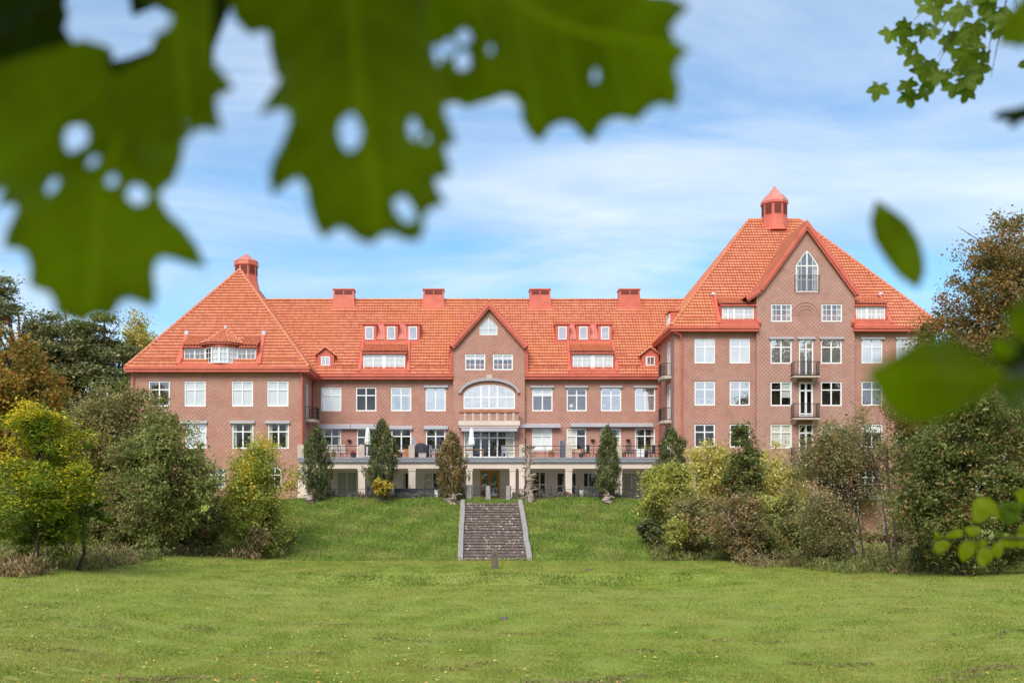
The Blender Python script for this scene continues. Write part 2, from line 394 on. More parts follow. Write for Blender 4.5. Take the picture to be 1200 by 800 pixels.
def auto_uv(me):
    nl = len(me.loops); co = np.empty(len(me.vertices) * 3, 'f4'); me.vertices.foreach_get('co', co); co = co.reshape(-1, 3)
    li = np.empty(nl, 'i4'); me.loops.foreach_get('vertex_index', li)
    pn = np.empty(len(me.polygons) * 3, 'f4'); me.polygons.foreach_get('normal', pn); pn = pn.reshape(-1, 3)
    tot = np.empty(len(me.polygons), 'i4'); me.polygons.foreach_get('loop_total', tot)
    n = np.repeat(pn, tot, 0); p = co[li]
    u = np.stack([-n[:, 1], n[:, 0], np.zeros(nl)], 1); L = np.linalg.norm(u, axis=1)
    flat = L < .05; u[flat] = (1, 0, 0); L[flat] = 1; u /= L[:, None]
    v = np.cross(n, u); v[flat] = (0, 1, 0)
    uv = np.stack([(p * u).sum(1), (p * v).sum(1)], 1).astype('f4')
    lay = me.uv_layers.new(name='UVMap'); lay.data.foreach_set('uv', uv.ravel())

def np_mesh(name, V, k, mat, parent=None, uv=None):
    """V: (N*k,3) array, faces of k verts each."""
    nf = len(V) // k
    me = bpy.data.meshes.new(name); me.vertices.add(len(V)); me.vertices.foreach_set('co', V.astype('f4').ravel())
    me.loops.add(len(V)); me.loops.foreach_set('vertex_index', np.arange(len(V), dtype='i4'))
    me.polygons.add(nf); me.polygons.foreach_set('loop_start', np.arange(0, len(V), k, dtype='i4'))
    me.update(calc_edges=True); me.materials.append(M[mat])
    o = bpy.data.objects.new(name, me); C.objects.link(o)
    if parent: o.parent = parent
    return o

def inside(poly, x, y):
    r = np.zeros(np.shape(x), bool); n = len(poly)
    for i in range(n):
        x0, y0 = poly[i]; x1, y1 = poly[(i + 1) % n]
        if y0 == y1: continue
        c = ((y0 > y) != (y1 > y)) & (x < (x1 - x0) * (y - y0) / (y1 - y0) + x0)
        r ^= c
    return r

def cdt(outer, holes=(), extra=()):
    vs, es = [], []
    for lp in [outer, *holes]:
        k = len(vs); vs += [Vector(p[:2]) for p in lp]; es += [(k + i, k + (i + 1) % len(lp)) for i in range(len(lp))]
    vs += [Vector(p) for p in extra]
    vo, _, fo, _, _, _ = delaunay_2d_cdt(vs, es, [], 0, 1e-5)
    c = np.array([[sum(vo[i][0] for i in f) / 3, sum(vo[i][1] for i in f) / 3] for f in fo])
    ok = inside(outer, c[:, 0], c[:, 1])
    for h in holes: ok &= ~inside(h, c[:, 0], c[:, 1])
    return vo, [f for f, k in zip(fo, ok) if k]

Z = Vector((0, 0, 1))
class Plane:
    def __init__(s, O, U): s.O, s.U = Vector(O), Vector(U).normalized(); s.N = s.U.cross(Z)
    def __call__(s, u, v, d=0): return s.O + s.U * u + Z * v - s.N * d

def wall(mb, P, outer, holes, mat='brick', reveal='brick', dep=.13, room=1.1):
    vo, fo = cdt(outer, holes)
    for f in fo: mb.face([P(vo[i][0], vo[i][1]) for i in f], mat)
    for h in holes:
        n = len(h)
        a = sum(h[i][0] * h[(i + 1) % n][1] - h[(i + 1) % n][0] * h[i][1] for i in range(n))
        if a < 0: h = h[::-1]
        for i in range(n):
            p, q = h[i], h[(i + 1) % n]
            mb.face([P(p[0], p[1]), P(q[0], q[1]), P(q[0], q[1], dep), P(p[0], p[1], dep)], reveal)
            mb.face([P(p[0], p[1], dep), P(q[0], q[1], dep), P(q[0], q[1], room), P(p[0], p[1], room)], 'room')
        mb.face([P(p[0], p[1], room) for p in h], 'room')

def inset(poly, w):
    n = len(poly)
    a = sum(poly[i][0] * poly[(i + 1) % n][1] - poly[(i + 1) % n][0] * poly[i][1] for i in range(n))
    if a < 0: poly = poly[::-1]
    out = []
    for i in range(n):
        p0, p1, p2 = Vector(poly[i - 1]), Vector(poly[i]), Vector(poly[(i + 1) % n])
        d1, d2 = (p1 - p0).normalized(), (p2 - p1).normalized()
        n1, n2 = Vector((-d1.y, d1.x)), Vector((-d2.y, d2.x))
        b = (n1 + n2); k = w / max(.3, 1 + n1.dot(n2)); out.append(tuple(p1 + b * k))
    return poly, out

def span(poly, axis, c):
    hits = []
    n = len(poly)
    for i in range(n):
        p, q = poly[i], poly[(i + 1) % n]; a, b = p[axis], q[axis]
        if (a > c) != (b > c):
            t = (c - a) / (b - a); hits.append(p[1 - axis] + t * (q[1 - axis] - p[1 - axis]))
    return (min(hits), max(hits)) if len(hits) >= 2 else None

def window(P, poly, parent, vb=(.5,), hb=(.66,), thin_v=(), thin_h=(), blind=None, glass='glass', fw=.10, bw=.10, d=.05,
           fmat='white_paint', sub=True, bmat='blind', name='window', lamp=False, sill=False, lintel=False):
    """vb/hb: thick bars as fractions; thin: glazing bars."""
    mb = MB(fmat); outer, inn = inset(list(poly), fw); n = len(outer)
    for i in range(n):
        j = (i + 1) % n
        mb.face([P(*outer[i], d), P(*outer[j], d), P(*inn[j], d), P(*inn[i], d)])
        mb.face([P(*inn[i], d), P(*inn[j], d), P(*inn[j], d + .07), P(*inn[i], d + .07)])
        mb.face([P(*outer[i], d), P(*outer[i], d + .07), P(*outer[j], d + .07), P(*outer[j], d)])
    us, vs = [p[0] for p in poly], [p[1] for p in poly]
    u0, u1, v0, v1 = min(us), max(us), min(vs), max(vs)
    def bar(ax, c, w, dd):
        s_ = span(inn, ax, c)
        if not s_: return
        a, b = s_
        if ax == 0: q = [(c - w / 2, a), (c + w / 2, a), (c + w / 2, b), (c - w / 2, b)]
        else: q = [(a, c - w / 2), (b, c - w / 2), (b, c + w / 2), (a, c + w / 2)]
        mb.hexa([P(*x, dd) for x in q] + [P(*x, d + .065) for x in q])
    for t in vb: bar(0, u0 + t * (u1 - u0), bw, d + .004)
    for t in hb: bar(1, v0 + t * (v1 - v0), bw * .85, d + .008)
    for t in thin_v: bar(0, u0 + t * (u1 - u0), .035, d + .02)
    for t in thin_h: bar(1, v0 + t * (v1 - v0), .035, d + .023)
    sill = None
    o = mb.build(name, parent)
    def flat(nm, pl, mat, dd):
        m2 = MB(mat); m2.face([P(*x, dd) for x in pl]); return m2.build(nm, o if sub else parent)
    if sill:
        m2 = MB('grey_metal_light'); m2.hexa([P(a, b, c) for c in (-.07, .04) for a, b in ((u0 - .03, v0 - .045), (u1 + .03, v0 - .045), (u1 + .03, v0 - .002), (u0 - .03, v0 - .002))]); m2.build('sill', o)
    if lintel:
        m2 = MB('brick_pale'); m2.hexa([P(a, b, c) for c in (-.012, -.001) for a, b in ((u0 - .12, v1 + .03), (u1 + .12, v1 + .03), (u1 + .2, v1 + .34), (u0 - .2, v1 + .34))]); m2.build('lintel', o)
    if not sub:      # glass kept in the same mesh
        m2 = MB(glass); m2.face([P(*x, d + .045) for x in inn]); oo = m2.build('pane', o)
    else: flat('pane', inn, glass, d + .045)
    if blind:
        iu0, iu1 = u0 + .02, u1 - .02
        if blind == 'full': flat('blind', [(a, b) for a, b in inset(list(poly), .03)[1]], bmat, d + .085)
        elif blind == 'top': flat('blind', [(iu0, v0 + .62 * (v1 - v0)), (iu1, v0 + .62 * (v1 - v0)), (iu1, v1), (iu0, v1)], bmat, d + .085)
        elif blind == 'right': flat('blind', [((u0 + u1) / 2, v0 + .35 * (v1 - v0)), (iu1, v0 + .35 * (v1 - v0)), (iu1, v1), ((u0 + u1) / 2, v1)], bmat, d + .085)
        elif blind == 'left': flat('blind', [(iu0, v0), ((u0 + u1) / 2, v0), ((u0 + u1) / 2, v1), (iu0, v1)], bmat, d + .085)
        elif blind == 'curtains':
            m2 = MB('curtain')
            for a, b in ((iu0, iu0 + .17 * (u1 - u0)), (iu1 - .17 * (u1 - u0), iu1)):
                for k in range(6):
                    x0_, x1_ = a + (b - a) * k / 6, a + (b - a) * (k + 1) / 6
                    d0, d1 = (.17, .23) if k % 2 else (.23, .17)
                    m2.face([P(x0_, v0, d + d0), P(x1_, v0, d + d1), P(x1_, v1, d + d1), P(x0_, v1, d + d0)])
            m2.build('curtain', o)
    return o

CUT = []
def tiles(mb_list, poly3, mat='tile', tw=.24, th=.36, lift=.03):
    """real pantile relief over a planar sloping polygon (first edge = eave)"""
    p = [Vector(q) for q in poly3]
    U = (p[1] - p[0]).normalized(); N = U.cross(p[2] - p[0]).normalized()
    if N.z < 0: N = -N
    S = N.cross(U)
    if S.z < 0: U = -U; S = N.cross(U)
    O = p[0]
    q2 = [((a - O).dot(U), (a - O).dot(S)) for a in p]
    us, ss = [a[0] for a in q2], [a[1] for a in q2]
    u = np.arange(min(us) - .06, max(us) + .06, tw / 4); nr = int(math.ceil(max(ss) / th))
    prof = .036 * np.sin(2 * np.pi * u / tw) + .012 * np.sin(4 * np.pi * u / tw)
    s_ = np.empty(nr * 2); h = np.empty(nr * 2)
    s_[0::2] = np.arange(nr) * th; s_[1::2] = (np.arange(nr) + 1) * th; h[0::2] = .08; h[1::2] = 0.0
    uu, sv = np.meshgrid(u, s_); hh = h[:, None] + prof[None, :] + lift + RNG.normal(0, .003, (nr * 2, 1))
    ctr_u = (u[:-1] + u[1:]) / 2
    V = np.array(O)[None, None] + uu[..., None] * np.array(U) + sv[..., None] * np.array(S) + hh[..., None] * np.array(N)
    A, B, Cc, D = V[:-1, :-1], V[:-1, 1:], V[1:, 1:], V[1:, :-1]
    sc = (sv[:-1, :-1] + sv[1:, :-1]) / 2; uc = np.broadcast_to(ctr_u, sc.shape)
    ok = inside(q2, uc, sc + 1e-4)
    mid_ = (A + B + Cc + D) / 4
    for (ex0, ex1, ey) in CUT: ok &= ~((mid_[..., 0] > ex0) & (mid_[..., 0] < ex1) & (mid_[..., 1] < ey))
    Q = np.stack([A[ok], B[ok], Cc[ok], D[ok]], 1).reshape(-1, 3)
    uvq = np.stack([np.stack([uu[:-1, :-1][ok], sv[:-1, :-1][ok]], 1), np.stack([uu[:-1, 1:][ok], sv[:-1, 1:][ok]], 1),
                    np.stack([uu[1:, 1:][ok], sv[1:, 1:][ok] - .002], 1), np.stack([uu[1:, :-1][ok], sv[1:, :-1][ok] - .002], 1)], 1).reshape(-1, 2)
    uvq += np.array([U.dot(O) % 7.2, 0]) * 0 + np.array([RNG.integers(0, 40) * tw, RNG.integers(0, 40) * th])
    mb_list.append((Q, uvq))
    return mb_list

def tiles_build(lst, name, parent, slabs=()):
    Q = np.concatenate([a for a, b in lst]); uv = np.concatenate([b for a, b in lst])
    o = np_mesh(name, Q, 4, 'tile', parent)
    lay = o.data.uv_layers.new(name='UVMap'); lay.data.foreach_set('uv', uv.astype('f4').ravel())
    return o

def ridge_caps(mb, a, b, r=.13, mat='tile'):
    a, b = Vector(a), Vector(b); L = (b - a).length; n = max(2, int(L / .38)); d = (b - a) / n
    for i in range(n):
        mb.tube([a + d * i, a + d * (i + 1.06)], [r * 1.1, r * .86], 7, mat)

# ------------------------------------------------------------------ ground
def sst(a, b, x):
    t = np.clip((x - a) / (b - a), 0, 1); return t * t * (3 - 2 * t)
def H(x, y):
    x = np.asarray(x, float); y = np.asarray(y, float)
    lat = (1 - sst(13.5, 20, x)) * sst(-34, -24, x)
    up = np.clip((y - 61) / 11.6, 0, 1)
    up = np.where(up < .06, up * up / .12, up - .03) / .97
    z = 3.5 * up + .35 * sst(72.4, 74, y)
    z = z * lat + (1 - lat) * (.5 * sst(60, 76, y) + 1.5 * sst(-26, -36, x))
    wob = .25 * np.sin(x * .45 + 1) + .15 * np.sin(x * 1.1)
    z = z - .5 * (1 - sst(47.5, 49.3, y + wob + (np.abs(x - 1) / 10.5) ** 4 * 1.5)) * (1 - sst(7.0, 13.5, np.abs(x - 1)))
    z = z + .75 * sst(-9, -24, -(-x)) * (y < 200) * (1 - sst(58, 64, y)) + .35 * sst(14, 28, x) * (1 - sst(58, 64, y))
    z = z + .04 * np.sin(x * .55 + y * .21) * np.sin(y * .37 - x * .13) + .02 * np.sin(x * 1.7 + 2) * np.sin(y * 1.3)
    return z
def Hs(x, y): return float(H(x, y))
gx = np.concatenate([[-900, -500, -250, -140, -90, -70], np.arange(-55, 50.1, .4), [60, 75, 95, 140, 250, 500, 900]])
gy = np.concatenate([[-900, -400, -150, -60, -25], np.arange(-12, 102, .4), [110, 130, 170, 260, 500, 1200]])
XX, YY = np.meshgrid(gx, gy); ZZ = H(XX, YY)
me = bpy.data.meshes.new('ground'); nx, ny = len(gx), len(gy)
idx = np.arange(nx * ny).reshape(ny, nx)
fcs = np.stack([idx[:-1, :-1], idx[:-1, 1:], idx[1:, 1:], idx[1:, :-1]], -1).reshape(-1, 4)
me.from_pydata(np.stack([XX, YY, ZZ], -1).reshape(-1, 3).tolist(), [], fcs.tolist()); me.materials.append(M['lawn'])
me.polygons.foreach_set('use_smooth', [True] * len(me.polygons)); me.update()
ground = bpy.data.objects.new('ground', me); C.objects.link(ground); tag(ground, kind='structure')
mb = MB('floor_slab'); mb.box(-13.5, 14.6, 75.6, 83.9, 3.2, 3.87); tag(mb.build('patio_paving'), kind='structure')

# ------------------------------------------------------------------ the building
B = empty('apartment_building', (0, 84, 0)); B.location = (0, 0, 0)
tag(B, 'long red brick apartment building with orange tiled roofs and terrace on columns', 'building')
YL, YM, YR, YG, YMG = 79.0, 84.0, 78.3, 78.0, 83.6
def rect(Y, x0, x1, y0, y1): return [(fx(x0, Y), fz(y1, Y)), (fx(x1, Y), fz(y1, Y)), (fx(x1, Y), fz(y0, Y)), (fx(x0, Y), fz(y0, Y))]
def arch(Y, x0, x1, y0, ys, y1, n=9, pointed=False):
    u0, u1, vt, vs, vb = fx(x0, Y), fx(x1, Y), fz(y0, Y), fz(ys, Y), fz(y1, Y)
    pts = [(u0, vb), (u1, vb), (u1, vs)]; c = (u0 + u1) / 2; a = (u1 - u0) / 2
    for i in range(1, n):
        t = i / n * math.pi
        if pointed:
            s_ = i / n; k = abs(1 - 2 * s_)
            pts.append((u1 - 2 * a * s_, vs + (vt - vs) * (1 - k ** 1.25)))
        else: pts.append((c + a * math.cos(t), vs + (vt - vs) * math.sin(t) ** .9))
    pts.append((u0, vs)); return pts

def facade(Y, outer, wins, mat='brick', X=None, name='wall', label=None, dep=.13):
    P = Plane((0, Y, 0), (1, 0, 0)) if X is None else X
    mb = MB(mat); wall(mb, P, outer, [w[0] for w in wins], mat, mat if dep < .2 else mat, dep)
    o = mb.build(name, B)
    if label: o['label'] = label
    for poly, kw in wins: window(P, poly, B, sill=True, lintel=(Y in (YL, YR) or Y == YM) and len(poly) == 4, **kw)
    return o
PAT6 = dict(vb=(.5,), hb=(), thin_v=(.25, .75), thin_h=(.35, .68), bw=.09)

# --- left block
xl0, xl1 = fx(153, YL), fx(354, YL)
wl_ = []
for (a, b), kw in zip(((174, 199), (216, 241), (271.5, 296.5), (313, 338)),
                      (dict(glass='glass_mid'), dict(blind='full', glass='glass_mid'), dict(blind='full', glass='glass_mid'), dict(blind='full', glass='glass_mid'))):
    wl_.append((rect(YL, a, b, 446.2, 476), kw))
for (a, b), kw in zip(((174, 199), (217, 242), (272, 297), (314, 338.5)), (dict(blind='top'), dict(blind='full', glass='glass_mid'), dict(blind='curtains'), dict(blind='curtains'))):
    wl_.append((rect(YL, a, b, 495.4, 525.4), kw))
for (a, b) in ((180, 200), (246, 263.5), (314, 330)):
    wl_.append((arch(YL, a, b, 547, 553, 571), dict(glass='glass_mid', hb=(.62,))))
facade(YL, [(xl0, 0), (xl1, 0), (xl1, 14.0), (xl0, 14.0)], wl_)
# right side of left block (faces +X)
PLs = Plane((xl1, 0, 0), (0, 1, 0))
facade(0, [(YL, 0), (96, 0), (96, 14.0), (YL, 14.0)], [([(80.9, 10.5), (82.3, 10.5), (82.3, 13.35), (80.9, 13.35)], dict(vb=(.5,), hb=(.75,), blind='full', glass='glass_mid'))], X=PLs)
mb = MB('brick')
mb.face([(xl0, 97, 0), (xl0, YL, 0), (xl0, YL, 14), (xl0, 97, 14)]); mb.face([(xl1, 97, 0), (xl0, 97, 0), (xl0, 97, 14), (xl1, 97, 14)])
mb.build('wall', B)
# --- middle wing
xm0, xm1 = xl1, fx(790, YR)
gm0, gm1 = fx(531, YMG), fx(615, YMG)
def mids(cols, y0, y1, kws): return [(rect(YM, a, b, y0, y1), kw) for (a, b), kw in zip(cols, kws)]
Lc = ((376, 400), (417, 441), (458, 482), (498.6, 522.4)); Rc = ((623.6, 647.6), (664, 687.6), (704, 728), (744, 768))
mir = dict(glass='glass_mirror')
wm = mids(Lc, 453.6, 481.6, (dict(blind='full', glass='glass_mid'), dict(), dict(glass='glass_mirror', blind='curtains'), dict(blind='full', glass='glass_mirror', hb=())))
wm += mids(Rc, 453.6, 481.6, (dict(glass='glass_mid', blind='top'), dict(glass='glass_mid'), mir, dict(blind='full', glass='glass_mirror')))
Lr = ((377.6, 399.8), (458.6, 482), (499, 522))
wm += mids(Lr, 502.2, 528, (dict(blind='curtains'), dict(), dict()))
wm += [(rect(YM, 418, 442, 502.2, 535.5), dict(vb=(.5,), hb=(.7,)))]
wm += mids(((623.6, 647), (664, 687), (704, 727.6), (744, 767.6)), 501.8, 528, (dict(blind='full'), dict(blind='left', bmat='curtain'), dict(blind='curtains'), dict(blind='curtains')))
wmg = [w for w in wm]
facade(YM, [(xm0, 6.9), (gm0, 6.9), (gm0, 14.1), (xm0, 14.1)], [w for w in wm if w[0][0][0] < gm0])
facade(YM, [(gm1, 6.9), (xm1, 6.9), (xm1, 14.1), (gm1, 14.1)], [w for w in wm if w[0][0][0] > gm1])
# centre gable of the middle wing
mgp = (1.29, fz(357, YMG)); mge = 16.75
poly = [(gm0, 6.9), (gm1, 6.9), (gm1, mge), mgp, (gm0, mge)]
wg = [(arch(YMG, 562, 583, 371.6, 382, 392.4, 8, True), dict(vb=(.5,), hb=(), thin_h=(.35,), blind='full', bw=.05, fw=.06, glass='glass_mid')),
      (rect(YMG, 545, 568.6, 414.6, 433.4), dict(blind='top', glass='glass_mid', **PAT6)),
      (rect(YMG, 577.6, 601, 414.6, 433.4), dict(blind='top', glass='glass_mid', **PAT6)),
      (arch(YMG, 543, 603.5, 450, 463.5, 479, 14), dict(vb=(.34, .5, .66), hb=(.47,), blind='full', glass='glass_mirror', thin_v=(.17, .83), bw=.12)),
      (rect(YMG, 543.5, 603, 504.6, 536), dict(vb=(.335, .5, .665), hb=(.74,), thin_v=(.17, .83), blind='curtains', bw=.13))]
facade(YMG, poly, wg, 'brick')
mb = MB('brick')
for x in (gm0, gm1): mb.face([(x, YMG, 6.9), (x, 86.6, 6.9), (x, 86.6, mge), (x, YMG, mge)])
mb.build('wall', B)
# hood mould over the big arch with keystone
mb = MB('awning'); cA = (fx(543, YMG) + fx(603.5, YMG)) / 2
pts_o, pts_i = [], []
for i in range(25):
    t = math.pi * (.055 + .89 * i / 24); s_ = abs(math.sin(t)) ** .9
    pts_o.append((cA + 2.62 * math.cos(t), fz(463.5, YMG) - .05 + 1.52 * s_)); pts_i.append((cA + 2.42 * math.cos(t), fz(463.5, YMG) - .1 + 1.34 * s_))
for i in range(24):
    q = [pts_i[i], pts_o[i], pts_o[i + 1], pts_i[i + 1]]
    mb.hexa([(a, YMG - .22, b) for a, b in q] + [(a, YMG - .003, b) for a, b in q])
mb.build('hood_mould', B)
mb = MB('concrete'); mb.box(cA - .25, cA + .25, YMG - .08, YMG - .002, fz(443, YMG), fz(439, YMG)); mb.build('keystone', B)
# ground floor behind the columns
YGF = 82.2
gf = []
for a, b, c, d, kw in ((368, 389, 553, 582, dict(blind='full', bmat='blind_green')), (394, 419, 552, 580, dict(hb=(), blind='full', bmat='blind_green')), (437, 455, 552, 580, dict(hb=())),
                 (471, 479.5, 553, 580, dict(vb=(), hb=(), blind='left', bmat='curtain')), (496, 518, 553, 580, dict(hb=(), blind='left', bmat='curtain')), (526, 540, 553, 580, dict(hb=())),
                 (615, 640, 552, 580, dict(vb=(.35, .7), hb=(.45,))), (652, 676, 553, 580, dict(hb=(.4,), vb=(.4,))), (683, 702, 553, 571, dict(hb=(), vb=(.35,))), (706, 714, 553, 580, dict(hb=(.4,), vb=())),
                 (729, 752, 553, 582, dict(hb=(), blind='full', bmat='blind_green'))):
    gf.append((rect(YGF, a, b, c, d), dict(glass='glass', **kw)))
dr = rect(YGF, 562.8, 585.6, 551, 583.5)
P = Plane((0, YGF, 0), (1, 0, 0))
mb = MB('plaster_pale'); xr0, xr1 = fx(355, YGF), 15.0
wall(mb, P, [(xl1 + .02, 3.2), (xr1, 3.2), (xr1, 6.7), (xl1 + .02, 6.7)], [g[0] for g in gf] + [dr], 'plaster_pale', 'plaster_pale')
o = mb.build('wall', B); o['label'] = 'pale plastered ground floor wall behind the columns'
for g, kw in gf: window(P, g, B, **kw)
# ochre entrance door
u0, u1, v0, v1 = dr[0][0], dr[1][0], dr[0][1], dr[2][1]
mb = MB('ochre_wood'); w = .13
def dbox(a, b, c, d, dep0=.02, dep1=.10, mat=None): mb.hexa([P(x, z, dep0) for x, z in ((a, c), (b, c), (b, d), (a, d))] + [P(x, z, dep1) for x, z in ((a, c), (b, c), (b, d), (a, d))], mat)
um = u0 + .62
dbox(u0, u0 + w, v0, v1); dbox(u1 - w, u1, v0, v1); dbox(u0 + w, u1 - w, v1 - w, v1); dbox(um, um + .16, v0, v1 - w)
for t in (.03, .36, .68): dbox(u0 + w, um, v0 + t * (v1 - v0), v0 + t * (v1 - v0) + .09, .03)
dbox(um + .16, um + .26, v0, v1 - w, .04); dbox(u1 - w - .1, u1 - w, v0, v1 - w, .04); dbox(um + .26, u1 - w - .1, v0, v0 + .18, .04); dbox(um + .26, u1 - w - .1, v1 - w - .1, v1 - w, .04)
dbox(u1 - w - .13, u1 - w - .10, v0 + 1.0, v0 + 1.3, -.03, .03, 'black_metal')
door = mb.build('door', B); door['label'] = 'glazed ochre wooden entrance door'
mb = MB('glass_mid'); mb.face([P(u0 + w, v0, .07), P(u1 - w, v0, .07), P(u1 - w, v1 - w, .07), P(u0 + w, v1 - w, .07)]); mb.build('pane', door)
# --- right block
xr_0, xr_1 = xm1, 36.25
gr0, gr1 = fx(886.5, YG), fx(1001.5, YG)
def wr(Y, cols, y0, y1, kws): return [(rect(Y, a, b, y0, y1), kw) for (a, b), kw in zip(cols, kws)]
full = dict(blind='full', glass='glass_mirror')
A = wr(YR, ((813.8, 838), (855, 879), (1009.6, 1034.3), (1050.5, 1075)), 396.5, 425.5, (full, full, full, full))
A += wr(YR, ((813.8, 838), (855, 879), (1009.6, 1034.3), (1050.5, 1075)), 446.5, 475, (dict(glass='glass_mirror'), dict(glass='glass_mirror'), dict(glass='glass_mid'), mir))
A += wr(YR, ((813.8, 838), (855, 879), (1009.6, 1034.3), (1050.5, 1075)), 496.8, 524, (dict(), dict(), dict(blind='top'), dict()))
A += wr(YR, ((813.8, 838), (855, 879)), 548, 574, (dict(), dict()))
A += [(arch(YR, 1006, 1032, 549, 556, 575), dict(glass='glass_mid', vb=(.33, .66), hb=(.6,)))]
facade(YR, [(xr_0, -.6), (gr0, -.6), (gr0, 17.2), (xr_0, 17.2)], [w for w in A if w[0][0][0] < gr0])
facade(YR, [(gr1, -.6), (xr_1, -.6), (xr_1, 17.2), (gr1, 17.2)], [w for w in A if w[0][0][0] > gr1])
gpk = (26.05, 25.3)
gE = 19.9
poly = [(gr0, -.6), (gr1, -.6), (gr1, gE + .35), gpk, (gr0, gE + .35)]
G = [(arch(YG, 932.5, 959.3, 292.5, 311, 342, 10, True), dict(vb=(.5,), hb=(.62,), thin_v=(.25, .75), thin_h=(.3,), glass='glass_mid', blind='curtains'))]
G += wr(YG, ((903.7, 928), (962.6, 987)), 356, 376.7, (dict(glass='glass_mid', blind='curtains', **PAT6), dict(glass='glass_mid', blind='curtains', **PAT6)))
G += wr(YG, ((903, 928), (962, 986.7)), 396.7, 426, (full, full))
G += [(rect(YG, 936.3, 953.3, 397, 440), dict(vb=(.5,), hb=(.72,), blind='full', glass='glass_mirror'))]
G += wr(YG, ((903, 928), (962, 986.7)), 447, 475.5, (dict(blind='right', glass='glass_mid'), dict(glass='glass_mid')))
G += [(rect(YG, 936.3, 953, 447.4, 489), dict(vb=(.5,), hb=(.76, .1), bw=.16, fw=.14))]
G += wr(YG, ((903, 928), (962, 986.7)), 497, 525, (dict(blind='full', bmat='curtain'), dict(blind='top', glass='glass_mid')))
G += [(rect(YG, 936.3, 953, 497, 539), dict(vb=(.5,), hb=(.76,), bw=.16))]
G += wr(YG, ((903, 928), (962, 986.7)), 548, 574, (dict(), dict()))
facade(YG, poly, G, 'brick_pale')
mb = MB('brick_pale')
for x in (gr0, gr1): mb.face([(x, YG, -.6), (x, 84, -.6), (x, 84, gE + .2), (x, YG, gE + .2)])
mb.build('wall', B)
# blind arch panel in brick above the middle balcony door
mb = MB('brick'); cx = (gr0 + gr1) / 2
for r in (1.1, .85, .6):
    for i in range(16):
        t0, t1 = math.pi * i / 16, math.pi * (i + 1) / 16; zc = fz(366, YG) - .25
        q = [(cx + (r - .09) * math.cos(t0), zc + (r - .09) * math.sin(t0)), (cx + r * math.cos(t0), zc + r * math.sin(t0)), (cx + r * math.cos(t1), zc + r * math.sin(t1)), (cx + (r - .09) * math.cos(t1), zc + (r - .09) * math.sin(t1))]
        mb.hexa([(a, YG - .04, b) for a, b in q] + [(a, YG - .002, b) for a, b in q])
mb.build('brick_arch', B)
PRs = Plane((xr_0, 0, 0), (0, -1, 0))        # faces -X
sw = [([(-81.3, a), (-79.7, a), (-79.7, b), (-81.3, b)], dict(vb=(.5,), hb=(.75,), blind='full', glass='glass_mid')) for a, b in ((13.85, 16.6), (10.3, 13.2), (7.15, 9.6))]
facade(0, [(-94, -.6), (-YR, -.6), (-YR, 17.2), (-94, 17.2)], sw, X=PRs)
mb = MB('brick')
mb.face([(xr_1, YR, -.6), (xr_1, 94, -.6), (xr_1, 94, 17.2), (xr_1, YR, 17.2)]); mb.face([(xr_1, 94, -.6), (xr_0, 94, -.6), (xr_0, 94, 17.2), (xr_1, 94, 17.2)])
mb.face([(xm1, 94, 0), (xm0, 94, 0), (xm0, 94, 14.1), (xm1, 94, 14.1)])
mb.build('wall', B)
# --- roofs
TT = []
def slope(poly3, under=None):
    tiles(TT, poly3)
    if under:
        for q in under: UB.face([Vector(p) - Vector((0, 0, .06)) for p in q], 'tile')
        return
    UB.face([Vector(p) - Vector((0, 0, .06)) for p in poly3], 'tile')
UB = MB('tile'); RC = MB('tile')
def roof_done(label):
    global TT, UB, RC
    o = tiles_build(TT, 'roof', B); o['label'] = label
    UB.build('roof_deck', o); RC.build('ridge_cap', o)
    TT = []; UB = MB('tile'); RC = MB('tile')
# left hip
eL = dict(x0=fx(147, 78.5), x1=-13.0, y0=78.5, y1=97.6, z=14.27)
aL, bL = (-20.22, 86.05, 23.7), (-20.22, 90.05, 23.7)
c00, c10, c11, c01 = (eL['x0'], 78.5, eL['z']), (eL['x1'], 78.5, eL['z']), (eL['x1'], 97.6, eL['z']), (eL['x0'], 97.6, eL['z'])
slope([c00, c10, aL]); slope([c10, c11, bL, aL]); slope([c01, c00, aL, bL][0:4]); slope([c11, c01, bL])
for a, b in ((c00, aL), (c10, aL), (c11, bL), (c01, bL), (aL, bL)): ridge_caps(RC, Vector(a) + Vector((0, 0, .08)), Vector(b) + Vector((0, 0, .08)))
roof_done('steep tiled pyramid roof of the left block')
# middle
zm = lambda y: 14.4 + (y - 83.5) * 7.4 / 5.85
CUT[:] = [(gm0 - .01, gm1 + .01, 83.8)]
slope([(-19.5, 83.5, 14.4), (19.5, 83.5, 14.4), (19.5, 89.35, 21.8), (-19.5, 89.35, 21.8)],
      [[(-19.5, 83.5, 14.4), (gm0 - .02, 83.5, 14.4), (gm0 - .02, 84, zm(84)), (-19.5, 84, zm(84))], [(gm1 + .02, 83.5, 14.4), (19.5, 83.5, 14.4), (19.5, 84, zm(84)), (gm1 + .02, 84, zm(84))],
       [(-19.5, 84, zm(84)), (19.5, 84, zm(84)), (19.5, 89.35, 21.8), (-19.5, 89.35, 21.8)]])
CUT[:] = []
slope([(19.5, 95.2, 14.4), (-19.5, 95.2, 14.4), (-19.5, 89.35, 21.8), (19.5, 89.35, 21.8)])
ridge_caps(RC, (-19.5, 89.35, 21.87), (19.5, 89.35, 21.87))
roof_done('long tiled roof of the middle wing')
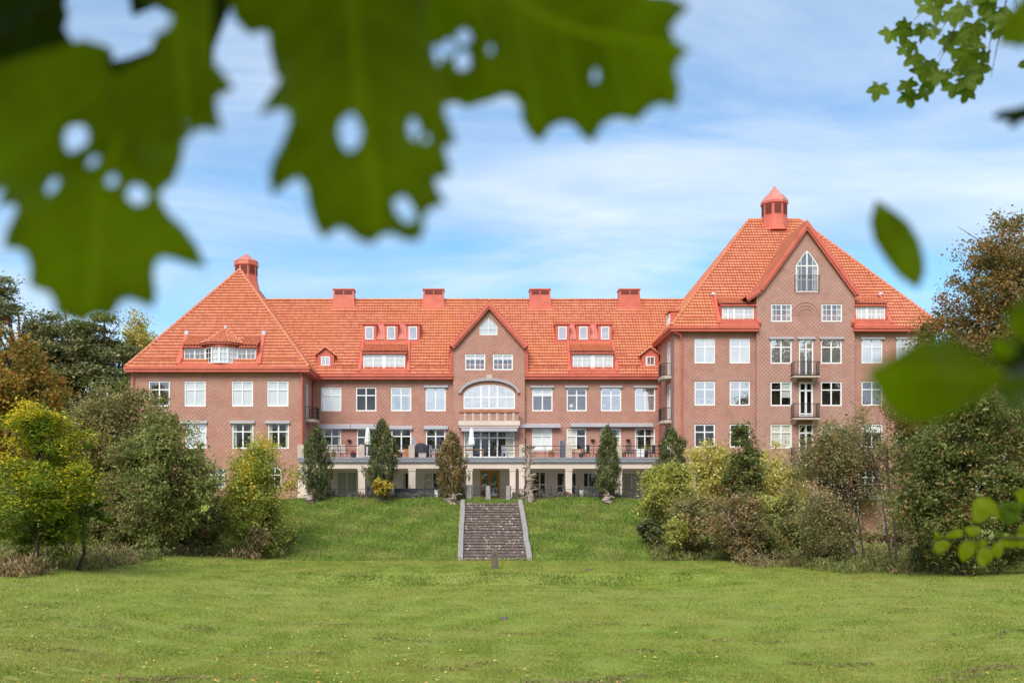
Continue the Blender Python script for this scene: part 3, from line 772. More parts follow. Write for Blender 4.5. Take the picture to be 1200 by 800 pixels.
# right hip
zr = 17.37; x0, x1, y0, y1 = 15.47, 36.6, 77.8, 94.6
aR, bR = (23.86, 86.2, 28.05), (28.2, 86.2, 28.05)
c00, c10, c11, c01 = (x0, y0, zr), (x1, y0, zr), (x1, y1, zr), (x0, y1, zr)
zq = lambda y: zr + (y - 77.8) * (28.05 - zr) / 8.4
xq = lambda y, k: x0 + (y - 77.8) * (23.86 - x0) / 8.4 if k else x1 + (y - 77.8) * (28.2 - x1) / 8.4
CUT[:] = [(gr0 - .01, gr1 + .01, 78.25)]
slope([c00, c10, bR, aR], [[c00, (gr0 - .02, 77.8, zr), (gr0 - .02, 78.5, zq(78.5)), (xq(78.5, 1), 78.5, zq(78.5))], [(gr1 + .02, 77.8, zr), c10, (xq(78.5, 0), 78.5, zq(78.5)), (gr1 + .02, 78.5, zq(78.5))],
      [(xq(78.5, 1), 78.5, zq(78.5)), (xq(78.5, 0), 78.5, zq(78.5)), bR, aR]])
CUT[:] = []
slope([c10, c11, bR]); slope([c11, c01, aR, bR]); slope([c01, c00, aR])
for a, b in ((c00, aR), (c10, bR), (c11, bR), (c01, aR), (aR, bR)): ridge_caps(RC, Vector(a) + Vector((0, 0, .08)), Vector(b) + Vector((0, 0, .08)))
roof_done('tall tiled hipped roof of the right block')
# gable roofs
def gable_roof(pk, left, right, yf, yb, label, flare=None):
    for pts in (left, right):
        for i in range(len(pts) - 1):
            a, b = pts[i], pts[i + 1]      # a lower, b upper
            q = [(a[0], yf, a[1]), (a[0], yb, a[1]), (b[0], yb, b[1]), (b[0], yf, b[1])]
            if a[0] > b[0]: q = [q[1], q[0], q[3], q[2]]
            tiles(TT, q); UB.face([Vector(p) - Vector((0, 0, .05)) for p in q], 'tile'); UB.face([Vector(p) - Vector((0, 0, .14)) for p in q][::-1], 'red_metal')
    ridge_caps(RC, (pk[0], yf + .1, pk[1] + .08), (pk[0], yb, pk[1] + .08))
    roof_done(label)
    for sd, pts in enumerate((left, right)):      # barge boards
        mb = MB('red_metal')
        for i in range(len(pts) - 1):
            a, b = Vector(pts[i]), Vector(pts[i + 1])
            for off, w_, yy in ((.07, .30, yf - .12 + .006 * sd + .003 * i), (-.16, .2, yf - .04 + .006 * sd + .003 * i)):
                d = (b - a).normalized(); n = Vector((-d.y, d.x)) * (1 if d.x > 0 else -1)
                q = [a + n * off, b + n * off, b + n * (off - w_), a + n * (off - w_)]
                mb.hexa([(p.x, yy, p.y) for p in q] + [(p.x, yy + .16, p.y) for p in q])
        mb.build('barge_board', B)
gable_roof((26.05, 25.5), [(21.25, 19.6), (22.3, 20.3), (26.05, 25.5)], [(30.1, 19.95), (26.05, 25.5)], 77.75, 84.4, 'tiled roof of the big right gable')
gable_roof((1.29, 20.4), [(-1.95, 16.75), (1.29, 20.4)], [(4.52, 16.75), (1.29, 20.4)], 83.3, 88.5, 'tiled roof of the small centre gable')

# --- fascia and gutters
def fascia(parts, name='fascia'):
    mb = MB('red_metal')
    for b in parts: mb.box(*b)
    return mb.build(name, B)
fascia([(eL['x0'] - .05, eL['x1'] + .05, 78.42, 79.05, 13.92, 14.27), (eL['x0'] - .12, eL['x1'] + .12, 78.34, 78.47, 14.13, 14.31),
        (eL['x1'] - .6, eL['x1'] + .05, 79.06, 97, 13.92, 14.27), (eL['x1'] + .03, eL['x1'] + .15, 78.48, 97, 14.13, 14.31), (eL['x0'] - .05, eL['x0'] + .4, 79.06, 97, 13.92, 14.27)])
fascia([(eL['x1'] + .06, gm0 - .02, 83.42, 84.05, 14.0, 14.36), (eL['x1'] + .16, gm0 - .02, 83.33, 83.46, 14.2, 14.41)])
fascia([(gm1 + .02, xm1 - .02, 83.42, 84.05, 14.0, 14.36), (gm1 + .02, xm1 - .02, 83.33, 83.46, 14.2, 14.41)])
fascia([(15.42, gr0 + .12, 77.72, 78.35, 17.0, 17.35), (15.35, gr0 + .15, 77.64, 77.77, 17.2, 17.4), (15.42, 15.9, 78.36, 94, 17.0, 17.35), (15.33, 15.45, 77.78, 94, 17.2, 17.4)])
fascia([(gr1 - .1, 36.65, 77.72, 78.35, 17.0, 17.35), (gr1 - .12, 36.7, 77.64, 77.77, 17.2, 17.4), (36.2, 36.65, 78.36, 94, 17.0, 17.35)])
# red side cheeks where the eaves meet the gables
for x, s_ in ((gm0, -1), (gm1, 1)):
    mb = MB('red_metal'); mb.prism([(x + s_ * .03, 83.5, 14.4), (x + s_ * .03, 83.5, 16.6), (x + s_ * .03, 85.6, 17.0)], (s_ * .12, 0, 0)); mb.build('cheek', B)
for x, s_ in ((gr0, -1), (gr1, 1)):
    mb = MB('red_metal'); mb.prism([(x + s_ * .03, 77.85, 17.4), (x + s_ * .03, 78.3, 19.7), (x + s_ * .03, 79.7, 19.7)], (s_ * .1, 0, 0)); mb.build('cheek', B)
# roof snow guards
mb = MB('red_metal')
def guard(xa, xb, y, z):
    mb.tube([(xa, y, z + .18), (xb, y, z + .18)], .03, 5)
    x = xa
    while x <= xb + .01: mb.tube([(x, y + .1, z), (x, y, z + .2)], .025, 4); x += .9
guard(-26.2, -23.6, 78.95, 14.85); guard(-17.2, -14.0, 78.95, 14.85); guard(-12.2, -9.6, 83.95, 15.0); guard(-4.9, -2.3, 83.95, 15.0); guard(5.0, 8.0, 83.95, 15.0); guard(12.3, 14, 83.95, 15.0)
guard(16.5, 19.2, 78.3, 18.05); guard(32.6, 35.8, 78.3, 18.05); guard(-12.0, -6, 88.3, 20.5); guard(5.2, 13, 84.9, 16.2)
mb.build('snow_guard', B)
# downpipes
def pipe(pts, r=.065, mat='red_metal'):
    mb = MB(mat); mb.tube(pts, r, 7); mb.build('downpipe', B)
pipe([(xl0 + .25, 78.5, 14), (xl0 + .25, 78.85, 13.5), (xl0 + .25, 78.88, .3)])
pipe([(xl1 - .1, 78.4, 14), (xl1 + .02, 78.8, 13.5), (xl1 + .02, 78.9, 7.2)])
pipe([(xl1 + .95, 83.4, 14.1), (xl1 + .3, 83.6, 13.7), (xl1 + .12, 83.85, 13.4), (xl1 + .12, 83.88, 7.2)])
pipe([(xm1 - .25, 83.4, 14.1), (xm1 - .18, 83.8, 13.5), (xm1 - .18, 83.88, 7.2)])
xp = fx(799, 78.1)
pipe([(xp - .75, 77.85, 17.0), (xp - .12, 78.0, 16.75), (xp, 78.15, 16.3), (xp, 78.18, .3)], .075)
for x, s_ in ((gm0, -1), (gm1, 1)): pipe([(x + s_ * .2, 83.35, 16.5), (x + s_ * .22, 83.6, 16.1), (x + s_ * .22, 83.5, 14.5)])

# --- chimneys (sheet metal vents on the ridge)
for px in (402.5, 508, 633, 738):
    cx = fx(px, 88.7); mb = MB('red_metal')
    def ring(w, d0, d1, z): return [(cx - w, d0, z), (cx + w, d0, z), (cx + w, d1, z), (cx - w, d1, z)]
    mb.hexa(ring(1.05, 88.62, 90.1, 20.6) + ring(.92, 88.72, 90.0, 22.1)); mb.hexa(ring(.92, 88.72, 90.0, 22.101) + ring(.90, 88.74, 89.98, 22.62))
    mb.hexa(ring(.97, 88.66, 90.06, 22.63) + ring(.97, 88.66, 90.06, 22.73)); mb.hexa(ring(1.16, 88.45, 88.6, 20.65) + ring(1.12, 88.62, 88.7, 21.0))
    ch = mb.build('chimney', B)
    mb = MB('louver')
    for a, b in ((-.76, -.05), (.05, .76)):
        mb.box(cx + a, cx + b, 88.71, 88.74, 22.2, 22.54)
    mb.build('vent', ch)
# --- cupolas
def cupola(cx, cy, r, zb, zw0, zw1, ze, ztip, ogee):
    mb = MB('red_metal')
    mb.lathe(cx, cy, [(r * 1.25, zb - .9), (r * 1.03, zb), (r * 1.0, zb + .35), (r, ze - .15)], 8, rot=.5)
    mb.lathe(cx, cy, [(r * 1.08, zw1 + .06), (r * 1.1, zw1 + .14), (r * 1.06, ze)], 8, rot=.5)
    prof = [(r * 1.08, ze), (r * 1.08, ze + .06), (r * .98, ze + .28), (r * .72, ze + .62), (r * .42, ze + .85), (r * .36, ze + 1.0), (r * .16, ze + 1.25), (.03, ze + 1.5)] if ogee else [(r * 1.08, ze), (r * 1.08, ze + .06), (r * .25, ztip - .15), (.05, ztip)]
    mb.lathe(cx, cy, prof, 8, 'red_metal_dull', rot=.5)
    mb.tube([(cx, cy, prof[-1][1] - .1), (cx, cy, ztip + .25)], [.04, .015], 5, 'lead')
    o = mb.build('cupola', B)
    for k in range(8):
        t = 2 * math.pi * (k + 1) / 8; rr = r * math.cos(math.pi / 8); n = Vector((math.cos(t), math.sin(t), 0)); s_ = Vector((-n.y, n.x, 0)); w = r * .27
        m2 = MB('louver'); c = Vector((cx, cy, 0)) + n * (rr + .012)
        q = [c - s_ * w + Z * zw0, c + s_ * w + Z * zw0, c + s_ * w + Z * zw1, c - s_ * w + Z * zw1]
        m2.hexa([p + n * .01 for p in q] + [p - n * .05 for p in q])
        nn = 4
        for i in range(nn):
            z0 = zw0 + (zw1 - zw0) * i / nn; q = [c - s_ * w + Z * z0, c + s_ * w + Z * z0, c + s_ * w + Z * (z0 + .012), c - s_ * w + Z * (z0 + .012)]
            m2.hexa([p + n * .03 for p in q] + [p + n * .011 for p in q], 'louver')
        m2.build('louver', o)
cupola(-20.2, 88.5, 1.0, 23.3, 23.85, 24.55, 25.0, 25.75, False)
cupola(26.03, 86.2, 1.08, 27.9, 28.45, 29.3, 29.55, 31.0, True)

# --- dormers
def front_win(Y, x0, x1, z0, z1, parent, **kw):
    P = Plane((0, Y, 0), (1, 0, 0)); return window(P, [(x0, z0), (x1, z0), (x1, z1), (x0, z1)], parent, d=-.035, sub=True, **kw)
def shed_dormer(x0, x1, yf, z0, z1, rp, back, zback, wins, glass='glass_mid', eave=.25):
    """rp: (y_eave, z_eave, slope) of the roof plane; shed tiled roof in front"""
    ye, ze, sl = rp
    mb = MB('red_metal'); zb = ze + .05
    # base panel and body
    mb.box(x0 - .28, x1 + .28, ye - .02, yf + .05, zb, z0 - .02)
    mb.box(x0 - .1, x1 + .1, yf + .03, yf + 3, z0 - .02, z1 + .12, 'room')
    mb.box(x0 - .12, x0 - .02, yf - .06, yf + 2.2, z0, z1 + .12); mb.box(x1 + .02, x1 + .12, yf - .06, yf + 2.2, z0, z1 + .12)
    mb.box(x0 - .1, x1 + .1, yf - .08, yf + .06, z1 + .0, z1 + .13)
    for x, s_ in ((x0 - .15, -1), (x1 + .15, 1)):        # raked cheek flashings
        mb.hexa([(x, ye + .1, zb), (x + s_ * .32, ye + .1, zb), (x + s_ * .32, back, zback), (x, back, zback)] + [(x, ye - .05, zb + .25), (x + s_ * .3, ye - .05, zb + .25), (x + s_ * .16, back - .1, zback + .38), (x, back - .1, zback + .38)])
    o = mb.build('dormer', B)
    q = [(x0 - .15, yf - eave, z1 + .14), (x1 + .15, yf - eave, z1 + .14), (x1 + .15, back, zback), (x0 - .15, back, zback)]
    m3 = MB('red_metal'); m3.hexa([Vector(p) - Vector((0, 0, .12)) for p in q] + [Vector(p) - Vector((0, 0, .01)) for p in q]); m3.build('roof_deck', o)
    t = []; tiles(t, q); tiles_build(t, 'dormer_roof', o)
    for x in (x0 - .3, x1 + .3):
        if rp[0] != 83.5: m2 = MB('lead'); m2.lathe(x, back - .1, [(.2, zback + .2), (.18, zback + .36), (.05, zback + .42)], 8); m2.build('cap', o)
    for k in range(len(wins) - 1): mw = MB('white_paint'); mw.box(wins[k][1], wins[k + 1][0], yf - .055, yf + .02, z0, z1); mw.build('mullion', o)
    for a, b in wins:
        P = Plane((0, yf, 0), (1, 0, 0))
        w_ = MB('white_paint'); window(P, [(a, z0), (b, z0), (b, z1), (a, z1)], o, d=-.05, vb=(.5,), hb=(), thin_v=(.25, .75), thin_h=(.36, .68), bw=.1, fw=.08, glass=glass, blind=None)
        m4 = MB('curtain'); m4.face([(a, yf + .02, z0), (b, yf + .02, z0), (b, yf + .02, z1), (a, yf + .02, z1)], 'blind'); m4.build('blind', o)
    return o
rpM = (83.5, 14.4, 1.266)
xa, xb = fx(426, 84), fx(474.6, 84); shed_dormer(xa, xb, 83.95, 14.86, 16.15, rpM, 85.8, 17.25, [(xa, (xa + xb) / 2 - .08), ((xa + xb) / 2 + .08, xb)])
xa, xb = fx(671, 84), fx(718, 84); shed_dormer(xa, xb, 83.95, 14.86, 16.15, rpM, 85.8, 17.25, [(xa, (xa + xb) / 2 - .08), ((xa + xb) / 2 + .08, xb)])
rpR = (77.8, 17.37, 1.27)
xa, xb = fx(846, 78.3), fx(883, 78.3); shed_dormer(xa, xb, 78.25, 17.9, 19.0, rpR, 79.9, 20.05, [(xa, xa + .02 + (xb - xa) * .36), (xa + (xb - xa) * .38, xb)])
xa, xb = fx(1002.5, 78.3), fx(1036.5, 78.3); shed_dormer(xa, xb, 78.25, 17.9, 19.0, rpR, 79.9, 20.05, [(xa, xa + .02 + (xb - xa) * .36), (xa + (xb - xa) * .38, xb)])
# triple dormers
for pxs in (((425, 441), (450.5, 466.5), (475.7, 492)), ((651, 667), (675.5, 691.5), (701, 717))):
    mb = MB('red_metal'); X0, X1 = fx(pxs[0][0], 85.9), fx(pxs[2][1], 85.9)
    mb.box(X0 - .12, X1 + .12, 85.75, 86.6, 17.25, 17.62)
    for a, b in pxs:
        a, b = fx(a, 85.9), fx(b, 85.9)
        mb.box(a, b, 85.9, 87.3, 17.45, 19.0); mb.box(a - .07, b + .07, 85.78, 87.5, 19.0, 19.13)
    for i in range(2):
        a, b = fx(pxs[i][1], 85.9), fx(pxs[i + 1][0], 85.9)
        q = [(a + .003, 85.98, 17.75), (b - .003, 85.98, 17.75), (b - .003, 87.2, 19.3), (a + .003, 87.2, 19.3)]
        mb.hexa(q + [(x, y, z + .1) for x, y, z in q], 'red_metal_dull')
        for k in range(1, 3):
            xx = a + (b - a) * k / 3; mb.tube([(xx, 85.98, 17.87), (xx, 87.2, 19.42)], .02, 4)
    mb.box(X0 - .15, X1 + .15, 87.0, 87.6, 19.135, 19.33)
    o = mb.build('dormer', B)
    for a, b in pxs:
        a, b = fx(a, 85.9), fx(b, 85.9); c = (a + b) / 2
        window(Plane((0, 85.9, 0), (1, 0, 0)), [(c - .36, 17.7), (c + .36, 17.7), (c + .36, 18.82), (c - .36, 18.82)], o, d=-.09, vb=(), hb=(), fw=.07, glass='glass_mirror')
# small gabled dormers
for pc in (381.5, 762):
    c = fx(pc, 84.1); mb = MB('red_metal')
    hw = .72
    mb.prism([(c - hw, 84.1, 15.0), (c + hw, 84.1, 15.0), (c + hw, 84.1, 16.1), (c, 84.1, 16.62), (c - hw, 84.1, 16.1)], (0, 2.2, 0))
    for s_ in (-1, 1):
        q = [(c + s_ * (hw + .16), 83.95, 16.02), (c, 83.95, 16.66), (c, 86.3, 16.66), (c + s_ * (hw + .16), 86.3, 16.02)]
        mb.hexa(q + [(x, y, z + .09) for x, y, z in q], 'red_metal_dull' if s_ > 0 else 'red_metal')
    mb.box(c - hw - .1, c + hw + .1, 83.9, 84.2, 14.95, 15.1)
    o = mb.build('dormer', B)
    m2 = MB('tile')
    for s_ in (-1, 1): ridge_caps(m2, (c + s_ * (hw + .2), 83.93, 16.06), (c, 83.93, 16.78), .06)
    m2.build('dormer_trim', o)
    window(Plane((0, 84.1, 0), (1, 0, 0)), [(c - .38, 15.22), (c + .38, 15.22), (c + .38, 15.98), (c - .38, 15.98)], o, d=-.06, vb=(.5,), hb=(), fw=.07, bw=.05, glass='glass_mirror')
# box dormer on the inner slope of the right roof
mb = MB('red_metal'); mb.box(15.95, 18, 80.6, 82.2, 17.9, 19.1); mb.box(15.85, 18, 80.5, 82.3, 19.1, 19.22)
mb.hexa([(15.6, 80.5, 17.5), (15.6, 82.3, 17.5), (16.2, 82.3, 18.2), (16.2, 80.5, 18.2)] + [(15.55, 80.5, 17.7), (15.55, 82.3, 17.7), (16.1, 82.3, 18.4), (16.1, 80.5, 18.4)])
o = mb.build('dormer', B)
window(Plane((15.95, 0, 0), (0, -1, 0)), [(-82.0, 18.1), (-80.8, 18.1), (-80.8, 18.95), (-82.0, 18.95)], o, d=-.06, glass='glass_mirror', hb=())
# left block dormer with projecting bay and faceted roof
za, zb_ = 14.62, 15.87; yf = 79.0
X0, X1 = fx(215.8, yf), fx(299.5, yf); b0, b1 = fx(240.5, yf), fx(278, yf)
mb = MB('red_metal')
mb.box(X0 - .35, X1 + .35, 78.48, 79.05, 14.3, 14.6)
mb.box(X0 - .1, X1 + .1, 79.05, 82, 14.6, 15.95, 'room')
mb.box(X0 - .14, X0 - .03, 78.9, 81, 14.6, 16.0); mb.box(X1 + .03, X1 + .14, 78.9, 81, 14.6, 16.0)
for x, s_ in ((X0 - .15, -1), (X1 + .15, 1)):
    mb.hexa([(x, 78.6, 14.3), (x + s_ * .4, 78.6, 14.3), (x + s_ * .4, 80.9, 17.15), (x, 80.9, 17.15)] + [(x, 78.45, 14.6), (x + s_ * .36, 78.45, 14.6), (x + s_ * .25, 80.8, 17.5), (x, 80.8, 17.5)])
bc = (b0 + b1) / 2; pf = 78.45
bay = [(b0, 79.0), (b0 + .62, pf), (bc, pf - .12), (b1 - .62, pf), (b1, 79.0)]
for i in range(4): mb.face([(bay[i][0], bay[i][1] + .12, 14.3), (bay[i + 1][0], bay[i + 1][1] + .12, 14.3), (bay[i + 1][0], bay[i + 1][1] + .12, 14.62), (bay[i][0], bay[i][1] + .12, 14.62)])
mb.prism([(x + (x - bc) * .07, y + .05 - (.12 if 0 < i < 4 else 0), 15.88) for i, (x, y) in enumerate(bay)], (0, 0, .32))
mb.box(X0 - .1, b0 - .05, 78.9, 79.1, 15.87, 16.0); mb.box(b1 + .05, X1 + .1, 78.9, 79.1, 15.87, 16.0)
o = mb.build('dormer', B)
apex = (bc + .05, 80.2, 17.65)
t = []; m2 = MB('tile'); m3 = MB('red_metal')
ebay = [(bc - 1.75, 79.3), (b0 + .45, pf - .3), (bc + .1, pf - .45), (b1 - .35, pf - .3), (bc + 1.75, 79.3)]
ebay = [(bc - 1.72, 79.0), (bc - .85, pf - .3), (bc + .85, pf - .3), (bc + 1.72, 79.0), (bc + 1.72, 80.4)]
ebay = [(bc - 1.72, 80.2)] + ebay
for i in range(5):
    a, b = ebay[i], ebay[i + 1]
    q = [(*a, 16.2), (*b, 16.2), apex]; tiles(t, q, tw=.24, th=.36, lift=.0); m2.face(q)
    m3.prism([(*a, 16.17), (*b, 16.17), (bc, 80, 16.17)], (0, 0, -.07))
for a in ebay[1:5]: ridge_caps(m2, (*a, 16.24), apex, .07)
m2.build('bay_roof_deck', o); m3.build('bay_eave', o); tiles_build(t, 'bay_roof', o)
for a, b in ((X0 - .15, bc - 1.5), (bc + 1.5, X1 + .15)):
    q = [(a, 78.75, 16.0), (b, 78.75, 16.0), (b, 80.9, 17.15), (a, 80.9, 17.15)]; t = []; tiles(t, q); tiles_build(t, 'dormer_roof', o)
    m4 = MB('red_metal'); m4.hexa([Vector(p) - Vector((0, 0, .1)) for p in q] + [Vector(p) - Vector((0, 0, .01)) for p in q]); m4.build('roof_deck', o)
for a_, b_, c_, d_ in ((X0 - .3, 80.75, .2, 17.2), (X1 + .3, 80.75, .2, 17.2), (apex[0], apex[1], .14, 17.5)): m5 = MB('lead'); m5.lathe(a_, b_, [(c_, d_), (c_ * .9, d_ + .3), (.04, d_ + .38)], 8); m5.build('cap', o)
def facet(p, q, **kw):
    p, q = Vector((*p, 0)), Vector((*q, 0)); L = (q - p).length
    window(Plane(p, q - p), [(0, za), (L, za), (L, zb_), (0, zb_)], o, d=0, fw=.07, bw=.09, **kw)
    m = MB('blind' if kw.get('glass') != 'glass' else 'room'); n = (q - p).normalized().cross(Z)
    m.face([p - n * .12 + Z * za, q - n * .12 + Z * za, q - n * .12 + Z * zb_, p - n * .12 + Z * zb_]); m.build('blind', o)
facet((X0, 79), (b0, 79), vb=(.5,), hb=(), thin_v=(.25, .75), thin_h=(.33, .66), glass='glass_mid')
facet(bay[0], bay[1], vb=(), hb=(), thin_v=(.5,), thin_h=(.33, .66), glass='glass')
facet(bay[1], bay[2], vb=(), hb=(), thin_v=(.5,), thin_h=(.33, .66), glass='glass_mid')
facet(bay[2], bay[3], vb=(), hb=(), thin_v=(.5,), thin_h=(.33, .66), glass='glass_mid')
facet(bay[3], bay[4], vb=(), hb=(), thin_v=(.5,), thin_h=(.33, .66), glass='glass_mid')
facet((b1, 79), (X1, 79), vb=(.5,), hb=(), thin_v=(.25, .75), thin_h=(.33, .66), glass='glass_mid')

# --- balconies
def rail_run(mb, pts, z0, h=.95, sp=.115, n_h=2, r=.012):
    for i in range(len(pts) - 1):
        a, b = Vector((*pts[i], z0)), Vector((*pts[i + 1], z0)); L = (b - a).length
        mb.tube([a + Z * h, b + Z * h], .025, 5); mb.tube([a + Z * .08, b + Z * .08], .018, 4)
        k = max(1, int(L / sp))
        for j in range(k + 1):
            p = a.lerp(b, j / k); mb.tube([p + Z * .03, p + Z * h], r, 4, caps=False)
def balcony(outline, wall_side, z, thick=.22, h=1.0, label=None, brackets=()):
    mb = MB('concrete'); mb.prism([(x, y, z - thick) for x, y in outline], (0, 0, thick)); mb.prism([(x, y, z - .09) for x, y in [(p[0] + (p[0] - outline[0][0]) * .02, p[1]) for p in outline]], (0, 0, .085))
    for x, y0_, y1_ in brackets: mb.prism([(x, y0_, z - thick), (x, y1_, z - thick), (x, y1_, z - thick - .35)], (.22, 0, 0))
    o = mb.build('balcony', B); m2 = MB('black_metal'); rail_run(m2, wall_side, z, h); m2.build('railing', o)
for y_ in (439.5, 488.5, 540):
    z = fz(y_, 77.6); xa, xb = fx(930, 77.2), fx(960.7, 77.2)
    balcony([(xa, 77.98), (xa, 77.1), (xb, 77.1), (xb, 77.98)], [(xa + .04, 77.95), (xa + .04, 77.14), (xb - .04, 77.14), (xb - .04, 77.95)], z, brackets=((xa + .15, 77.3, 77.95), (xb - .4, 77.3, 77.95)))
mb = MB('black_metal'); zt = fz(342, 77.9); rail_run(mb, [(fx(932, 77.8), 77.95), (fx(932, 77.8), 77.75), (fx(960, 77.8), 77.75), (fx(960, 77.8), 77.95)], zt, 1.25); mb.build('railing', B)
for z in (13.75, 10.2):
    x = xr_0; cpts = [(x - .004, 81.6), (x - .5, 81.55), (x - .72, 81.2), (x - .75, 79.9), (x - .55, 79.45), (x - .004, 79.4)]
    balcony(cpts, [(x - .02, 81.55), (x - .48, 81.5), (x - .68, 81.18), (x - .71, 79.92), (x - .52, 79.5), (x - .02, 79.45)], z)
x = xl1; z = 10.4; cpts = [(x + .004, 80.5), (x + .6, 80.6), (x + .85, 81.0), (x + .88, 82.2), (x + .6, 82.65), (x + .004, 82.7)]
balcony(cpts, [(x + .02, 80.55), (x + .57, 80.65), (x + .81, 81.02), (x + .84, 82.2), (x + .57, 82.6), (x + .02, 82.65)], z)
# centre balcony with brick parapet
xa, xb = fx(538.6, 82.6), fx(608, 82.6)
mb = MB('brick_pale'); zt = fz(481, 82.6); zb1 = fz(493, 82.6); zb2 = fz(500, 82.6)
mb.box(xa, xb, 82.6, 82.85, zb1, zt - .15); mb.box(xa, xa + .25, 82.86, 83.58, zb1, zt - .15); mb.box(xb - .25, xb, 82.86, 83.58, zb1, zt - .15)
for k in range(7):
    xx = xa + .35 + k * (xb - xa - .9) / 6; mb.box(xx, xx + .2, 82.56, 82.598, zb1 + .02, zt - .17, 'concrete')
mb.box(xa - .08, xb + .08, 82.5, 82.92, zt - .148, zt, 'terracotta')
mb.box(xa - .1, xb + .1, 82.5, 83.58, zb2 + .12, zb1 - .002, 'plaster'); mb.box(xa - .02, xb + .02, 82.58, 83.58, zb2 - .05, zb2 + .118, 'plaster')
mb.build('balcony', B)['label'] = 'brick fronted centre balcony under the arched window'
# awnings
def awning(px0, px1, y0, y1, Y, depth=.28):
    xa, xb, z1, z0 = fx(px0, Y), fx(px1, Y), fz(y0, Y), fz(y1, Y)
    mb = MB('awning'); mb.prism([(xa, Y - .002, z0), (xa, Y - depth, z0), (xa, Y - depth - .04, z0 + (z1 - z0) * .5), (xa, Y - depth * .6, z1), (xa, Y - .002, z1)][::-1], (xb - xa, 0, 0))
    mb.box(xa, xb, Y - depth - .06, Y - depth - .04, z0 - .06, z0 + (z1 - z0) * .45, 'grey_metal_light'); mb.build('awning', B)
for a in ((372, 411, 497, 501.8, YM, .3), (411.5, 441.5, 497, 501.8, YM, .3), (455.6, 483.6, 499, 502, YM, .2), (496.6, 525, 499, 502, YM, .2), (609, 656.5, 496.5, 500.6, YM, .45), (668, 764.5, 496, 499.6, YM, .4),
          (496.5, 525, 451.3, 453.3, YM, .12), (621.5, 649, 451.8, 453.4, YM, .12), (662, 689, 451.8, 453.4, YM, .12), (702.5, 729, 451.8, 453.4, YM, .12), (742.5, 769.5, 451.8, 453.4, YM, .12),
          (212, 243, 493, 495.2, YL, .12), (269.5, 298.5, 493, 495.2, YL, .12), (311, 340, 493, 495.2, YL, .12),
          (901, 930, 395, 396.6, YG, .1), (934, 955, 395, 396.6, YG, .1), (960, 989, 395, 396.6, YG, .1), (1008, 1036, 395, 396.6, YR, .1), (1049, 1077, 395, 396.6, YR, .1)): awning(*a)
awning(540.5, 606, 500.5, 504.5, 82.9, .3)
# --- terrace slab, beam, columns
tx0, tx1 = fx(348, 77.5), fx(773.5, 77.5)
mb = MB('grey_metal'); mb.box(tx0, tx1, 77.5, 78.95, 6.98, 7.14); mb.box(xl1 + .01, tx1, 78.951, 83.55, 6.98, 7.14)
mb.box(tx0 + .04, tx1, 77.56, 78.9, 6.84, 6.979, 'grey_metal_light'); mb.box(tx0 + .1, tx1, 77.62, 78.5, 6.72, 6.839, 'grey_metal'); mb.build('terrace_edge', B)
mb = MB('plaster'); mb.box(tx0 + .2, tx1 - .1, 77.75, 78.3, 6.28, 6.719); mb.box(xl1 + .01, tx1 - .1, 78.301, 82.19, 6.6, 6.719, 'plaster_pale'); mb.build('terrace_beam', B)
mb = MB('red_metal_dull'); 
for a, b in ((377, 416), (443, 541), (605, 768)): mb.box(fx(a, 83.9), fx(b, 83.9), 83.82 if b < 541 or a > 600 else 83.5, 83.99, 7.142, 7.5)
mb.build('plinth', B)
def column(xa, xb, y0=77.8, y1=78.25):
    mb = MB('plaster'); zg = 3.6
    mb.box(xa, xb, y0, y1, zg, 6.1); mb.box(xa - .04, xb + .04, y0 - .04, y1 + .04, 6.1, 6.279); mb.box(xa - .04, xb + .04, y0 - .04, y1 + .04, zg, 4.05)
    mb.build('column', B)
for a, b in ((349.5, 361), (420, 428), (479, 487), (546.5, 553.5), (597.3, 604), (608, 614.5), (662.4, 670), (720.6, 728.4), (766, 772.5)): column(fx(a, 78), fx(b, 78))
# terrace pillars with rounded heads, railing between
pil = [(349, 356.5), (420, 427.5), (479, 486), (608, 615), (662.6, 670), (720.8, 728.2)]
for a, b in pil:
    xa, xb = fx(a, 77.8), fx(b, 77.8); c, w = (xa + xb) / 2, (xb - xa) / 2; mb = MB('concrete')
    prof = [(xa, 7.142), (xb, 7.142), (xb, 7.95)] + [(c + w * math.cos(t), 7.95 + .22 * math.sin(t)) for t in (.4, .8, 1.2, 1.57, 1.94, 2.34, 2.74)] + [(xa, 7.95)]
    mb.prism([(x, 77.6, z) for x, z in prof][::-1], (0, .4, 0)); mb.build('pillar', B)
segs = [(356.5, 420), (427.5, 479), (486, 608), (615, 662.6), (670, 720.8), (728.2, 773)]
for a, b in segs:
    xa, xb = fx(a, 77.8), fx(b, 77.8); mb = MB('black_metal')
    for h in (.32, .6, .9): mb.tube([(xa, 77.8, 7.14 + h), (xb, 77.8, 7.14 + h)], .018 if h < .9 else .025, 5)
    k = max(1, round((xb - xa) / 1.5))
    for j in range(k + 1):
        xx = xa + (xb - xa) * j / k; mb.tube([(xx, 77.8, 7.14), (xx, 77.8, 8.04)], .022, 5)
    mb.build('railing', B)
# wall lanterns
for px, py in ((379.5 + 30, 516.5), (614, 516), (694.5, 516), (736, 516), (482 + 9, 530)):
    if py > 520: continue
    x, z = fx(px, 83.9), fz(py, 83.9); mb = MB('black_metal'); mb.lathe(x, 83.8, [(.04, z - .12), (.2, z + .05), (.2, z + .09)], 8); mb.box(x - .03, x + .03, 83.8, 83.99, z, z + .04); mb.build('lantern', B)
